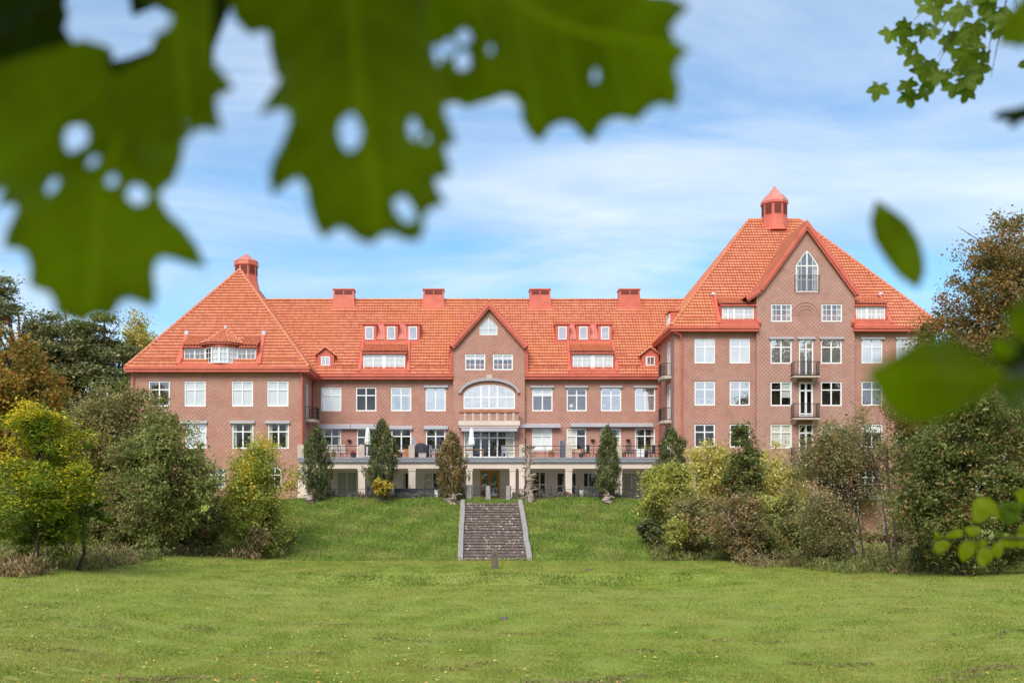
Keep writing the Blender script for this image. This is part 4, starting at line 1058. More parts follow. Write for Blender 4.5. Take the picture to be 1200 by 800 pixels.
# porch deck on posts on the right block
mb = MB('grey_metal_light'); xa, xb = fx(1003, 76.5), fx(1037, 76.5); z = fz(581, 76.5)
mb.box(xa, xb, 76.3, 78.28, z - .25, z); mb.build('porch_deck', B)
for xx in (xa + .1, xb - .1):
    mb = MB('grey_metal_light'); mb.box(xx - .06, xx + .06, 76.4, 76.52, -.3, z - .251); mb.build('post', B)
mb = MB('white_paint'); rail_run(mb, [(xa, 76.35), (xb, 76.35)], z, .9, .3); mb.build('railing', B)

# ------------------------------------------------------------------ stairs
S = empty('stone_staircase', (1.3, 61, 0)); S.location = (0, 0, 0)
tag(S, 'wide lichen spotted stone staircase climbing the grassy bank to the patio', 'stairs')
n = 21; sx0, sx1 = -.93 + .31, 3.55 - .33
for i in range(n):
    y = 61 + i * 11.5 / n; z = (i + 1) * 3.55 / n; mb = MB('step'); j = random.uniform(-.012, .012)
    cuts = [sx0] + sorted(sx0 + (sx1 - sx0) * (q + random.uniform(-.06, .06)) / 3 for q in (1, 2)) + [sx1]
    for a, b in zip(cuts[:-1], cuts[1:]):
        dz = random.uniform(-.014, .014); dy = random.uniform(-.02, .02)
        mb.box(a + .006, b - .006, y + dy, y + 11.5 / n + .12, z - .115 + dz, z + dz)
        mb.box(a + .006, b - .006, y + dy + .07, y + 11.5 / n + .1, z - .5, z - .116 + dz)
    mb.build('step', S)
for s_, xa, xb in ((0, -.95, -.64), (1, 3.24, 3.56)):
    k = 9
    for i in range(k):
        ya, yb = 60.9 + i * 11.75 / k, 60.9 + (i + 1) * 11.75 / k - .03; za_, zb2_ = (ya - 60.9) / 11.6 * 3.55 + .12, (yb - 60.9) / 11.6 * 3.55 + .12
        j = random.uniform(-.03, .03); mb = MB('granite')
        mb.hexa([(xa + j, ya, za_ - .7), (xb + j, ya, za_ - .7), (xb + j, yb, zb2_ - .7), (xa + j, yb, zb2_ - .7), (xa + j, ya, za_ + .12), (xb + j, ya, za_ + .12), (xb + j, yb, zb2_ + .12), (xa + j, yb, zb2_ + .12)])
        mb.build('curb_stone', S)

# ------------------------------------------------------------------ stones, posts, fence
def rough_post(name, x, y, z, w, d, h, mat, label, cat, group=None, point=0.0, rz=0):
    me = bpy.data.meshes.new(name); mb = MB(mat); n = 8; prof = []
    k0 = len(mb.v)
    for i in range(n + 1):
        t = i / n; s_ = 1 - (.08 * t) - (point * max(0, t - .72) / .28); s_ = max(.12, s_)
        for (a, b) in ((-1, -.8), (-.8, -1), (.8, -1), (1, -.8), (1, .8), (.8, 1), (-.8, 1), (-1, .8)):
            mb.v.append((x + a * w / 2 * s_ * random.uniform(.94, 1.05), y + b * d / 2 * s_ * random.uniform(.94, 1.05), z - .15 + t * (h + .15)))
    for i in range(n):
        for j in range(8): mb.f.append((k0 + i * 8 + j, k0 + i * 8 + (j + 1) % 8, k0 + (i + 1) * 8 + (j + 1) % 8, k0 + (i + 1) * 8 + j)); mb.m.append(mat)
    mb.f.append(tuple(k0 + n * 8 + j for j in range(8))); mb.m.append(mat)
    return tag(mb.build(name), label, cat, group)
Yp = 52.6
rough_post('standing_stone', fx(580, Yp), Yp, Hs(fx(580, Yp), Yp), .36, .3, 1.22, 'weathered_stone', 'dark pointed stone standing in the lawn at the foot of the staircase', 'stone', point=.75)
for px, w_, lb in ((549.5, .40, 'left one of the three granite posts above the stairs, by the orange conifer'), (572, .37, 'granite post in the middle above the stairs, before the ochre door'), (595.5, .36, 'right one of the three granite posts above the stairs, nearest the gnarled stump')):
    x = fx(px, 73.6); rough_post('granite_post', x, 73.6, Hs(x, 73.6), w_, .35, 1.08, 'granite', lb, 'post', 'granite posts at the head of the stairs', .15)
def rock(name, x, y, w, d, h, mat, label, cat, group=None):
    mb = MB(mat); prof = [(1, -.3), (1.0, .2), (.85, .7), (.45, 1.0)]
    k0 = len(mb.v); z = Hs(x, y)
    for r, zz in prof:
        for j in range(9):
            t = 2 * math.pi * j / 9; mb.v.append((x + math.cos(t) * r * w / 2 * random.uniform(.85, 1.1), y + math.sin(t) * r * d / 2 * random.uniform(.85, 1.1), z + zz * h))
    for i in range(3):
        for j in range(9): mb.f.append((k0 + i * 9 + j, k0 + i * 9 + (j + 1) % 9, k0 + (i + 1) * 9 + (j + 1) % 9, k0 + (i + 1) * 9 + j)); mb.m.append(mat)
    mb.f.append(tuple(k0 + 27 + j for j in range(9))); mb.m.append(mat)
    return tag(mb.build(name), label, cat, group)
rock('rock', fx(591, 33), 33, .30, .26, .12, 'weathered_stone', 'small grey rock lying alone in the middle of the lawn', 'rock')
rock('paving_stone', fx(689, 51.5), 51.5, .55, .4, .08, 'weathered_stone', 'flat dark stone in the lawn to the right of the stairs', 'stone')

def iron_fence(xa, xb, y, label, h=.88):
    E = empty('iron_fence', ((xa + xb) / 2, y, Hs(xa, y))); 
    ex, ey, ez = E.location; z = Hs((xa + xb) / 2, y) 
    k = max(1, round((xb - xa) / 1.02))
    for j in range(k + 1):
        mb = MB('black_metal'); xx = xa + (xb - xa) * j / k - ex; mb.box(xx - .025, xx + .025, -.025, .025, -.25, h + .06); mb.lathe(xx, 0, [(.04, h + .06), (.045, h + .1), (.01, h + .14)], 6); mb.build('post', E)
    for hh in (.3, .78):
        mb = MB('black_metal'); mb.tube([(xa - ex, 0, hh), (xb - ex, 0, hh)], .016, 5); mb.build('rail', E)
    mb = MB('black_metal'); xx = xa
    while xx < xb: mb.tube([(xx - ex, 0, .3), (xx - ex, 0, .78)], .007, 4); xx += .17
    o = mb.build('bar', E)
    return tag(E, label, 'fence', 'iron fences along the top of the bank')
iron_fence(fx(364, 74), fx(546.5, 74), 74, 'low black iron fence along the bank left of the granite posts')
iron_fence(fx(552.8, 74), fx(569.5, 74), 74, 'short black iron fence panel between left and middle granite posts')
iron_fence(fx(575, 74), fx(593, 74), 74, 'short black iron fence panel between middle and right granite posts')
iron_fence(fx(598.5, 74), fx(742, 74), 74, 'low black iron fence along the bank right of the granite posts')

# ------------------------------------------------------------------ terrace and patio furniture
def place(o, x, y, z, rz=0): o.location = (x, y, z); o.rotation_euler = (0, 0, rz)
def make_chair(mat, label, group):
    E = empty('garden_chair'); tag(E, label, 'chair', group)
    mb = MB(mat); mb.box(-.25, .25, -.24, .24, .42, .455); mb.build('seat', E)
    mb = MB(mat)
    for k in range(6): mb.box(-.235 + k * .083, -.235 + k * .083 + .05, .222, .245, .50, 1.0)
    mb.box(-.26, .26, .215, .25, 1.0, 1.06); mb.box(-.26, .26, .215, .25, .46, .50); mb.build('backrest', E)
    for a in (-.24, .24):
        for b in (-.22, .23): mb = MB(mat); mb.box(a - .02, a + .02, b - .02, b + .02, 0, .42 if b > 0 else .66); mb.build('leg', E)
        mb = MB(mat); mb.box(a - .025, a + .025, -.25, .24, .66, .69); mb.build('armrest', E)
    return E
def make_table(mat, L, label, group=None, d=.8):
    E = empty('garden_table'); tag(E, label, 'table', group)
    mb = MB(mat)
    for k in range(6): mb.box(-L / 2, L / 2, -d / 2 + k * d / 6, -d / 2 + (k + 1) * d / 6 - .012, .70, .735)
    mb.box(-L / 2 + .03, L / 2 - .03, -d / 2 + .03, d / 2 - .03, .66, .699); mb.build('tabletop', E)
    for a in (-L / 2 + .08, L / 2 - .08):
        for b in (-d / 2 + .08, d / 2 - .08): mb = MB(mat); mb.box(a - .03, a + .03, b - .03, b + .03, 0, .66); mb.build('leg', E)
    return E
TZ = 7.142; GZ = 3.87
def X_(px, Y): return fx(px, Y)
gch = 'slatted chairs on the terrace at the left'
proto = make_chair('teak', 'brown slatted chair on the terrace, nearest the left brick block', gch); place(proto, X_(384.5, 79), 79, TZ, math.pi + .1)
for px, l in ((392.5, 'brown slatted chair on the terrace, middle one of the three'), (401.5, 'brown slatted chair on the terrace, closest to the red flowers')):
    c = copy_tree(proto); place(c, X_(px, 79), 79, TZ, math.pi - .08); c['label'] = l
t1 = make_table('teak', 2.0, 'brown garden table behind the three slatted chairs on the terrace'); place(t1, X_(393, 80.2), 80.2, TZ)
wch = make_chair('grey_metal_light', 'pale grey chair left of the grey table, near the covered grill', 'pale grey chairs on the terrace'); place(wch, X_(508, 79.3), 79.3, TZ, 1.2)
c = copy_tree(wch); place(c, X_(520, 80.5), 80.5, TZ, -.3); c['label'] = 'pale grey chair behind the grey table on the terrace'
c = copy_tree(wch); place(c, X_(592, 79.5), 79.5, TZ, .2); c['label'] = 'pale chair on the terrace right of the glazed centre doors'
t2 = make_table('grey_metal_light', 1.1, 'pale grey table on the terrace behind the orange conifer'); place(t2, X_(514, 79.5), 79.5, TZ)
t3 = make_table('wood_orange', 1.5, 'orange wooden table under the closed parasol at the centre of the terrace'); place(t3, X_(556, 79.6), 79.6, TZ)
dch = make_chair('wicker', 'dark chair on the terrace beside the grey screen', 'dark chairs on the right of the terrace'); place(dch, X_(668, 79), 79, TZ, 2.2)
c = copy_tree(dch); place(c, X_(686, 79), 79, TZ, -2.2); c['label'] = 'dark chair on the terrace left of the tall green conifer'
c = copy_tree(dch); place(c, X_(738, 79.2), 79.2, TZ, 2.5); c['label'] = 'dark chair on the terrace beside the leafy pot'
c = copy_tree(dch); place(c, X_(763, 79.2), 79.2, TZ, -2.3); c['label'] = 'dark chair at the far right end of the terrace'
t4 = make_table('wood_orange', 1.1, 'small orange table on the terrace between two dark chairs', None, .6); place(t4, X_(677, 79.2), 79.2, TZ)
t5 = make_table('teak', 1.6, 'brown table at the right end of the terrace'); place(t5, X_(752, 80), 80, TZ)
mb = MB('white_cloth'); w0 = 1.0
mb.box(-.3, .3, -.05, .05, .1, .72); mb.box(-.26, -.2, -.04, .04, 0, .1); mb.box(.2, .26, -.04, .04, 0, .1); o = tag(mb.build('sign_board'), 'white rectangular board standing on the terrace before the brown table', 'board'); place(o, X_(750.5, 78.4), 78.4, TZ)
# covered grill, wooden box, planter box
mb = MB('cover_black'); mb.lathe(0, 0, [(.62, 0), (.66, .5), (.6, .85), (.42, 1.1), (.22, 1.2), (.05, 1.22)], 10); o = tag(mb.build('covered_grill'), 'grill under a black cover against the brick wall of the terrace', 'grill'); place(o, X_(493.3, 79.2), 79.2, TZ)
mb = MB('wood_orange')
for k in range(3): mb.box(-.2, .2, -.2, .2, .02 + k * .24, .22 + k * .24)
for a in (-.2, .2):
    for b in (-.2, .2): mb.box(a - .02, a + .02, b - .02, b + .02, 0, .78)
o = tag(mb.build('wooden_crate'), 'tall orange wooden crate left of a terrace pillar and the grill', 'crate'); place(o, X_(477.3, 78.7), 78.7, TZ)
mb = MB('teak')
for k in range(5): mb.box(-.3 + k * .12, -.3 + k * .12 + .1, -.16, -.13, 0, .4)
mb.box(-.3, .3, -.13, .13, 0, .39); mb.tube([(-.28, -.15, .3), (.28, -.15, .3)], .02, 4); o = tag(mb.build('wooden_box'), 'low brown wooden box in front of the covered grill', 'box'); place(o, X_(495, 78.3), 78.3, TZ)
def pot(x, y, z, r, h, pmat, fmat, fr, label, n=160):
    E = empty('potted_plant', (x, y, z)); tag(E, label, 'potted plant')
    mb = MB(pmat); mb.lathe(0, 0, [(r * .75, 0), (r, h * .9), (r * 1.08, h * .9), (r * 1.08, h), (r * .9, h), (r * .88, h * .93)], 12); mb.build('pot', E)
    P_ = RNG.normal(0, 1, (n, 3)); P_ /= np.linalg.norm(P_, axis=1)[:, None]; P_ *= (RNG.random((n, 1)) ** .4) * fr; P_[:, 2] = np.abs(P_[:, 2]) * .9 + h
    leaves_at(P_, .075, fmat, 'foliage', E)
def leaves_at(P_, size, mat, name, parent, up=.3, aspect=.55, sz_var=.35, dirs=None, elong=1.0):
    n = len(P_); nrm = RNG.normal(0, 1, (n, 3)); nrm[:, 2] += up * 2; nrm /= np.linalg.norm(nrm, axis=1)[:, None]
    a = RNG.normal(0, 1, (n, 3)) if dirs is None else dirs + RNG.normal(0, .35, (n, 3)); a -= (a * nrm).sum(1)[:, None] * nrm; a /= np.linalg.norm(a, axis=1)[:, None] + 1e-9
    b = np.cross(nrm, a); s = size * (1 + RNG.normal(0, sz_var, (n, 1))).clip(.4, 1.9)
    L = a * s * elong; W = b * s * aspect; fold = nrm * s * .18
    V = np.stack([P_ - L * .5, P_ + W * .5 - L * .05 + fold, P_ + L * .55, P_ - W * .5 - L * .05 + fold], 1)
    # two triangles folded along the midrib (one island: shared verts)
    nf = n; me = bpy.data.meshes.new(name); me.vertices.add(n * 4); me.vertices.foreach_set('co', V.astype('f4').ravel())
    base = (np.arange(n, dtype='i4') * 4)[:, None]; tri = np.concatenate([base + [[0, 1, 2]], base + [[0, 2, 3]]], 1).ravel()
    me.loops.add(len(tri)); me.loops.foreach_set('vertex_index', tri); me.polygons.add(n * 2); me.polygons.foreach_set('loop_start', np.arange(0, len(tri), 3, dtype='i4'))
    me.update(calc_edges=True); me.materials.append(M[mat]); o = bpy.data.objects.new(name, me); C.objects.link(o)
    if parent: o.parent = parent
    return o
leaf_mat('petal_red', [(.35, .01, .02), (.55, .02, .03), (.65, .04, .06)], None, trans=.2)
pot(X_(414, 78.3), 78.3, TZ, .22, .34, 'wicker', 'petal_red', .26, 'dark pot of bright red flowers beside a terrace pillar')
pot(X_(469, 78.4), 78.4, TZ, .2, .36, 'wicker', 'lf_green', .16, 'black pot with low greenery under a terrace window, left of the crate', 60)
pot(X_(504, 80.8), 80.8, TZ, .2, .4, 'terracotta', 'lf_green', .42, 'round green bush in a pot behind the covered grill')
pot(X_(646, 78.5), 78.5, TZ, .24, .35, 'terracotta', 'lf_green', .3, 'leafy terracotta pot on the terrace left of the grey screen')
pot(X_(731.5, 78.5), 78.5, TZ, .16, .3, 'terracotta', 'lf_green', .3, 'leafy pot right beside the last terrace pillar')
pot(X_(757, 80.8), 80.8, TZ, .22, .8, 'wicker', 'lf_yellowish', .55, 'tall plant with yellowish leaves behind the brown terrace table')
pot(X_(681, 78.3), 78.3, TZ, .18, .28, 'wicker', 'lf_green', .2, 'small dark pot beside the orange terrace table', 60)
# parasols
def make_parasol(label, top):
    E = empty('closed_parasol'); tag(E, label, 'parasol', 'closed white parasols on the terrace')
    mb = MB('teak'); mb.tube([(0, 0, .05), (0, 0, top - .05)], .03, 8); mb.build('pole', E)
    mb = MB('white_cloth'); k0 = 0; n = 16; prof = [(.20, 1.05), (.23, 1.2), (.20, 1.5), (.16, 1.75), (.14, 2.1), (.08, 2.35), (.02, 2.42)]
    for r, z in prof:
        for j in range(n):
            t = 2 * math.pi * j / n; rr = r * (1.15 if j % 2 else .78); mb.v.append((rr * math.cos(t), rr * math.sin(t), z * top / 2.42))
    for i in range(len(prof) - 1):
        for j in range(n): mb.f.append((i * n + j, i * n + (j + 1) % n, (i + 1) * n + (j + 1) % n, (i + 1) * n + j)); mb.m.append('white_cloth')
    mb.build('canopy', E); mb = MB('grey_metal'); mb.lathe(0, 0, [(.3, 0), (.3, .07), (.05, .1)], 12); mb.build('base', E)
    return E
p = make_parasol('closed white parasol left of the tallest green conifer', 2.42); place(p, X_(430.8, 78.5), 78.5, TZ)
p2 = copy_tree(p); p2['label'] = 'closed white parasol in front of the wide glazed doors below the brick balcony'; place(p2, X_(552.5, 79), 79, TZ)
# grey privacy screens
def screen(x0, y0, x1, y1, h0, h1, z, label):
    mb = MB('grey_metal'); a, b = Vector((x0, y0, z)), Vector((x1, y1, z)); d = b - a
    mb.hexa([a, b, b + Vector((0, .03, 0)), a + Vector((0, .03, 0)), a + Z * h0, b + Z * h1, b + Z * h1 + Vector((0, .03, 0)), a + Z * h0 + Vector((0, .03, 0))])
    for t in (0, .25, .5, .75, 1):
        p = a + d * t; hh = h0 + (h1 - h0) * t; mb.tube([p - Vector((0, .02, 0)), p - Vector((0, .02, 0)) + Z * hh], .03, 5, 'grey_metal_light')
    return tag(mb.build('privacy_screen'), label, 'screen', 'grey privacy screens dividing the terrace')
screen(X_(655.5, 78.4), 78.4, X_(661.8, 81), 81, 1.35, 1.62, TZ, 'tall grey slanted privacy screen left of a terrace pillar on the right')
screen(X_(483.2, 80.6), 80.6, X_(487, 79), 79, 1.9, 1.5, TZ, 'narrow dark privacy screen behind the pillar beside the covered grill')
# patio level: long dark planters, lantern, table set
E = empty('planter_wall'); tag(E, 'long dark grey wicker planter along the patio left of the entrance', 'planter')
xa, xb = X_(462, 76.3), X_(545, 76.3); place(E, (xa + xb) / 2, 76.3, GZ); L = (xb - xa)
for k in range(5): mb = MB('wicker'); mb.box(-L / 2 + k * L / 5 + .01, -L / 2 + (k + 1) * L / 5 - .01, -.2, .2, 0, .78); mb.box(-L / 2 + k * L / 5, -L / 2 + (k + 1) * L / 5, -.23, .23, .78, .83); mb.build('planter_box', E)
def make_lantern(label, col='white_cloth'):
    E = empty('garden_lantern'); tag(E, label, 'lantern', 'pale cylindrical lanterns by the iron fence'); mb = MB(col); mb.lathe(0, 0, [(.17, 0), (.19, .05), (.17, .1), (.15, .55), (.19, .6), (.19, .66)], 12); mb.build('body', E); return E
ln = make_lantern('pale cylindrical lantern by the fence before the dark planter'); place(ln, X_(511.8, 74.6), 74.6, GZ)
l2 = copy_tree(ln); l2['label'] = 'pale cylindrical lantern by the fence beside the dark wicker chairs'; place(l2, X_(681.5, 74.6), 74.6, GZ)
t6 = make_table('wicker', 1.9, 'dark patio table below the terrace right of the gnarled stump', None, .9); place(t6, X_(694, 76.8), 76.8, GZ)
def wicker_chair(label):
    E = empty('wicker_chair'); tag(E, label, 'chair', 'dark wicker chairs on the patio')
    mb = MB('wicker'); mb.box(-.27, .27, -.27, .27, .28, .44); mb.build('seat', E)
    mb = MB('wicker'); mb.hexa([(-.28, .2, .3), (.28, .2, .3), (.28, .27, .3), (-.28, .27, .3), (-.31, .28, .95), (.31, .28, .95), (.31, .34, .93), (-.31, .34, .93)]); mb.build('backrest', E)
    for a in (-.28, .28):
        mb = MB('wicker'); mb.box(a - .035, a + .035, -.27, .26, .45, .66); mb.build('armrest', E)
        for b in (-.24, .22): mb = MB('black_metal'); mb.box(a - .02, a + .02, b - .02, b + .02, 0, .28); mb.build('leg', E)
    return E
wc = wicker_chair('dark wicker chair seen from behind, left one of the pair at the patio table'); place(wc, X_(688.5, 76.1), 76.1, GZ, math.pi)
for px, y, rz, l in ((698, 76.1, math.pi, 'dark wicker chair seen from behind, right one of the pair at the patio table'), (678, 76.6, 1.5, 'dark wicker chair at the left end of the patio table by the lantern'), (704.5, 77.2, -1.5, 'dark wicker chair at the patio table behind the tall right conifer'),
                   (435.5, 76.4, 1.2, 'single dark wicker chair on the patio left of the gold topped shrub'), (386.5, 76.0, 2.6, 'single dark wicker chair on the patio behind the leftmost conifer')):
    c = copy_tree(wc); place(c, X_(px, y), y, GZ, rz); c['label'] = l
pot(X_(667, 74.8), 74.8, GZ, .22, .3, 'white_cloth', 'petal_red', .2, 'white pot of red flowers by the fence at a patio column', 90)
# table lamps inside windows
for px in (669.5, 708):
    E = empty('table_lamp', (fx(px, 84.35), 84.35, fz(481.2, 84.35))); tag(E, 'cream shaded lamp on the sill of the %s upper window right of the gable' % ('second' if px < 700 else 'third'), 'lamp', 'table lamps behind upper windows')
    mb = MB('concrete'); mb.lathe(0, 0, [(.1, 0), (.1, .03), (.05, .08), (.09, .2), (.03, .3)], 8); mb.build('lamp_base', E); mb = MB('lamp_shade'); mb.lathe(0, 0, [(.19, .3), (.12, .56)], 12); mb.build('lamp_shade', E)

# ------------------------------------------------------------------ plants
def tree(name, label, cat, px, Y, x_lo, x_hi, y_top, y_bot, mat, n=12000, size=.17, nl=12, trunk=.16, bark='bark', depth=None, base=None, lobe=.42, lean=0, group=None, twigs=True, shape=None,
         stems=1, flat=1.0, up=.4, aspect=.6, cl=70, spread=.26, elong=1.0, seed=None, tz=None):
    """crown placed by its outline in metres (converted from the picture at depth Y)"""
    rng = np.random.default_rng(seed if seed is not None else int(px * 13 + Y * 7 + y_top))
    xb = fx(px, Y); zb = Hs(xb, Y) if base is None else base
    cx, rx = (fx(x_lo, Y) + fx(x_hi, Y)) / 2, (fx(x_hi, Y) - fx(x_lo, Y)) / 2
    zt, zl = fz(y_top, Y), max(fz(y_bot, Y), zb + .05); cz, rz = (zt + zl) / 2, (zt - zl) / 2; ry = depth or rx * .85
    E = empty(name, (xb, Y, zb)); tag(E, label, cat, group)
    loc = np.array([xb, Y, zb]); ctr = np.array([cx, Y, cz]); rad = np.array([rx, ry, rz])
    # lobes
    d = rng.normal(0, 1, (nl, 3)); d /= np.linalg.norm(d, axis=1)[:, None]; d *= rng.uniform(.35, 1, (nl, 1)) ** .6
    if shape == 'cone': d[:, :2] *= (1 - (d[:, 2:3] + 1) / 2 * .85)
    if shape == 'cone2': d[:, :2] *= (1.12 - ((d[:, 2:3] + 1) / 2) * .72)
    if shape == 'fan': d[:, :2] *= (.25 + .75 * ((d[:, 2:3] + 1) / 2) ** .8)
    lobes = ctr + d * rad * (1 - lobe * .75); lr = rng.uniform(.7, 1.25, (nl, 1)) * lobe * rad * np.array([1, 1, flat])
    n = int(n * 1.35); size = size * .86; cl = int(cl * 1.4); spread *= .82; ncl = max(8, n // cl)
    k = rng.integers(0, nl, ncl); e = rng.normal(0, 1, (ncl, 3)); e /= np.linalg.norm(e, axis=1)[:, None]; e *= rng.uniform(.35, 1.08, (ncl, 1)) ** .5
    cp = lobes[k] + e * lr[k]
    cs = spread * (rng.uniform(.5, 1.5, (ncl, 1))) * max(.5, min(1.6, (rx + rz) / 4.5))
    j = np.repeat(np.arange(ncl), cl); P_ = cp[j] + rng.normal(0, 1, (len(j), 3)) * cs[j] * np.array([1, 1, .75 * flat if flat < 1 else .75])
    P_ = P_[P_[:, 2] > zb + .05] - loc
    leaves_at(P_, size, mat, 'crown', E, up=up, aspect=aspect, elong=elong)
    # trunk and limbs
    mb = MB(bark); H_ = zt - zb
    for s_ in range(stems):
        off = rng.uniform(-.35, .35, 2) * (stems > 1); b0_ = Vector((off[0], off[1], -.2)); 
        mid = Vector((lean * .5 + (cx - xb) * .4 + off[0] * 2, 0 + off[1], max(.5, (zl - zb) * .9 + .25 * rz))); top = Vector((cx - xb + off[0] * 3, off[1], (cz - zb) + rz * .45))
        r0 = trunk / math.sqrt(stems); m1 = b0_.lerp(mid, .5) + Vector((rng.normal(0, .08), rng.normal(0, .08), 0)); m2 = mid.lerp(top, .5) + Vector((rng.normal(0, .15), rng.normal(0, .15), 0))
        mb.tube([b0_, b0_ + Vector((0, 0, .3)), m1, mid, m2, top], [r0 * 1.35, r0 * 1.05, r0 * .9, r0 * .75, r0 * .5, r0 * .2], 7)
        for q in range(nl):
            if q % stems != s_: continue
            t = Vector(lobes[q] - loc); st = mid.lerp(top, float(rng.uniform(0, .75))) if t.z > mid.z else m1.lerp(mid, float(rng.uniform(.5, 1)))
            bend = st.lerp(t, .5) + Vector((rng.normal(0, .1), rng.normal(0, .1), .12 * (t - st).length))
            mb.tube([st, bend, t], [r0 * .45, r0 * .28, r0 * .1], 5)
            for _ in range(4 if twigs else 0):
                tp = t + Vector(tuple(rng.normal(0, .6, 3) * lr[q])); s2 = bend.lerp(t, float(rng.uniform(.2, 1))); mb.tube([s2, s2.lerp(tp, .5) + Vector((0, 0, .08)), tp], [r0 * .16, r0 * .11, r0 * .04], 4, caps=False)
    mb.build('trunk', E, smooth=True)
    return E

# -- left side
tree('yellow_beech', 'young beech with bright yellow top leaves at the left edge of the lawn', 'tree', 40, 42, -40, 136, 450, 712, 'lf_yellowbeech', 30000, .14, 40, .12, lobe=.23, flat=.55, shape='cone2', spread=.22, up=1.2)
tree('leaning_tree', 'slanting small tree with yellow sprays right beside the yellow beech', 'tree', 92, 44, 78, 136, 558, 628, 'lf_yellowbeech', 3200, .14, 8, .09, lobe=.35, flat=.45, spread=.2, up=1.2, seed=5)
tree('broad_tree', 'broad green and brown tree behind the yellow beech', 'tree', 128, 60, 66, 200, 438, 680, 'lf_greybrown', 32000, .18, 34, .2, lobe=.28, flat=.8, stems=2)
tree('broad_tree', 'broad grey green tree with dropping leaf sprays before the left block', 'tree', 196, 57, 124, 258, 460, 684, 'lf_green', 34000, .17, 34, .2, lobe=.27, flat=.75, stems=2, bark='bark')
tree('small_tree', 'small round tree with yellow top leaves at the left foot of the bank', 'tree', 303, 61.5, 250, 356, 498, 672, 'lf_yellowish', 22000, .15, 26, .13, lobe=.3, stems=4)
tree('dry_shrub', 'rusty brown dried shrub beneath the small yellow topped tree', 'shrub', 297, 59.5, 280, 316, 612, 656, 'lf_dry', 1800, .13, 7, .05, lobe=.4, stems=3, bark='bark_light')
tree('orange_maple', 'maple turning orange brown behind the yellow beech at the far left', 'tree', 18, 66, -70, 86, 382, 560, 'lf_orange', 22000, .24, 18, .3, lobe=.38)
for px, a, b, t, bt, l in ((28, -45, 88, 300, 470, 'tallest dark pine at the left edge behind the orange maple'), (78, 36, 130, 340, 470, 'grey green pine between the tallest pine and the birch'), (128, 82, 182, 358, 480, 'spreading pine nearest the roof of the left block'), (-40, -110, -10, 320, 480, 'pine cut off by the left picture edge')):
    tree('pine_tree', l, 'tree', px, 108, a, b, t, bt + 70, 'lf_pine', 22000, .42, 34, .45, 'bark_pine', lobe=.27, flat=.42, group='pines behind the left trees', spread=.42, up=1.0, aspect=.4, cl=55)
tree('birch_tree', 'thin birch with pale yellow leaves beside the roof of the left block', 'tree', 168, 112, 142, 196, 366, 470, 'lf_birch', 9000, .3, 16, .2, 'bark_light', lobe=.36, spread=.3)
for px, Y, a, b, t, l in ((60, 88, 5, 118, 440, 'dark tree filling the gap below the pines at the far left'), (130, 92, 85, 185, 425, 'dark tree between the birch and the broad green tree'), (-10, 80, -60, 45, 440, 'dark tree behind the yellow beech on the left edge'), (160, 98, 120, 200, 425, 'dark tree just left of the left block, below the birch'), (40, 72, -10, 95, 470, 'dark tree behind the crown of the yellow beech'), (110, 74, 75, 150, 480, 'dark tree in the gap between beech and broad trees')):
    tree('background_tree', l, 'tree', px, Y, a, b, t, 690, 'lf_maple', 13000, .3, 16, .3, lobe=.42, group='dark trees closing the view on the left', base=1)
for px, Y, a, b, t, l, m in ((10, 62, -30, 50, 585, 'shaded bush behind the trunk of the yellow beech', 'lf_maple'), (232, 60.5, 205, 262, 592, 'dark green bush under the broad grey green tree', 'lf_maple'), (150, 60, 120, 182, 600, 'dark bush in the shade between the left trunks', 'lf_maple'), (70, 56, 50, 100, 600, 'low dark bush behind the leaning tree', 'lf_maple'), (262, 66, 238, 290, 572, 'dark evergreen bush left of the small yellow topped tree', 'lf_yew'), (108, 62, 85, 135, 602, 'shaded bush behind the trunk of the leaning tree', 'lf_green'), (190, 64, 165, 215, 590, 'shaded bush behind the broad tree trunks', 'lf_maple')):
    tree('bush', l, 'bush', px, Y, a, b, t, 662, m, 6500, .18, 9, .08, lobe=.45, stems=3, group='bushes under the left trees')
# -- right side
R_ = [('willow_shrub', 'yellow green shrub at the right end of the bank beside the railing', 'shrub', 775, 66, 742, 822, 538, 640, 'lf_willow', 12000, .17, 14, 'right'),
      ('pale_shrub', 'pale yellow shrub in front of the lower windows of the right block', 'shrub', 828, 70, 785, 872, 508, 620, 'lf_pale', 9000, .18, 12, ''),
      ('green_sapling', 'dark green young maple rising out of the pale yellow shrubs', 'tree', 868, 67, 842, 898, 497, 610, 'lf_maple', 8500, .2, 12, ''),
      ('pale_shrub', 'second pale yellow shrub right of the dark young maple', 'shrub', 912, 71, 872, 950, 512, 610, 'lf_pale', 9000, .18, 12, ''),
      ('grey_shrub', 'grey green shrub at the foot of the slope behind the gold bush', 'shrub', 822, 62, 778, 862, 575, 655, 'lf_greybrown', 12000, .16, 12, ''),
      ('gold_bush', 'small golden green bush low at the right foot of the bank', 'bush', 791, 60.5, 768, 806, 592, 632, 'lf_willow', 4200, .15, 8, ''),
      ('dark_bush', 'dark bush hugging the slope left of the gold bush', 'bush', 768, 63.5, 746, 790, 600, 645, 'lf_yew', 4200, .15, 8, ''),
      ('brown_shrub', 'brownish crooked shrub standing low among the right bushes', 'shrub', 900, 58, 822, 905, 572, 640, 'lf_brownshrub', 9000, .14, 13, ''),
      ('yellow_bush', 'bright yellow bush above the brown crooked shrub', 'bush', 903, 64, 885, 928, 558, 610, 'lf_willow', 4500, .16, 8, ''),
      ('green_bush', 'dark green bush beneath the brown crooked shrub', 'bush', 865, 60, 825, 925, 612, 662, 'lf_maple', 8000, .16, 10, ''),
      ('green_bush', 'mid green bush between the yellow bush and the sparse tree', 'bush', 935, 63, 900, 975, 570, 655, 'lf_green', 11000, .17, 12, '')]
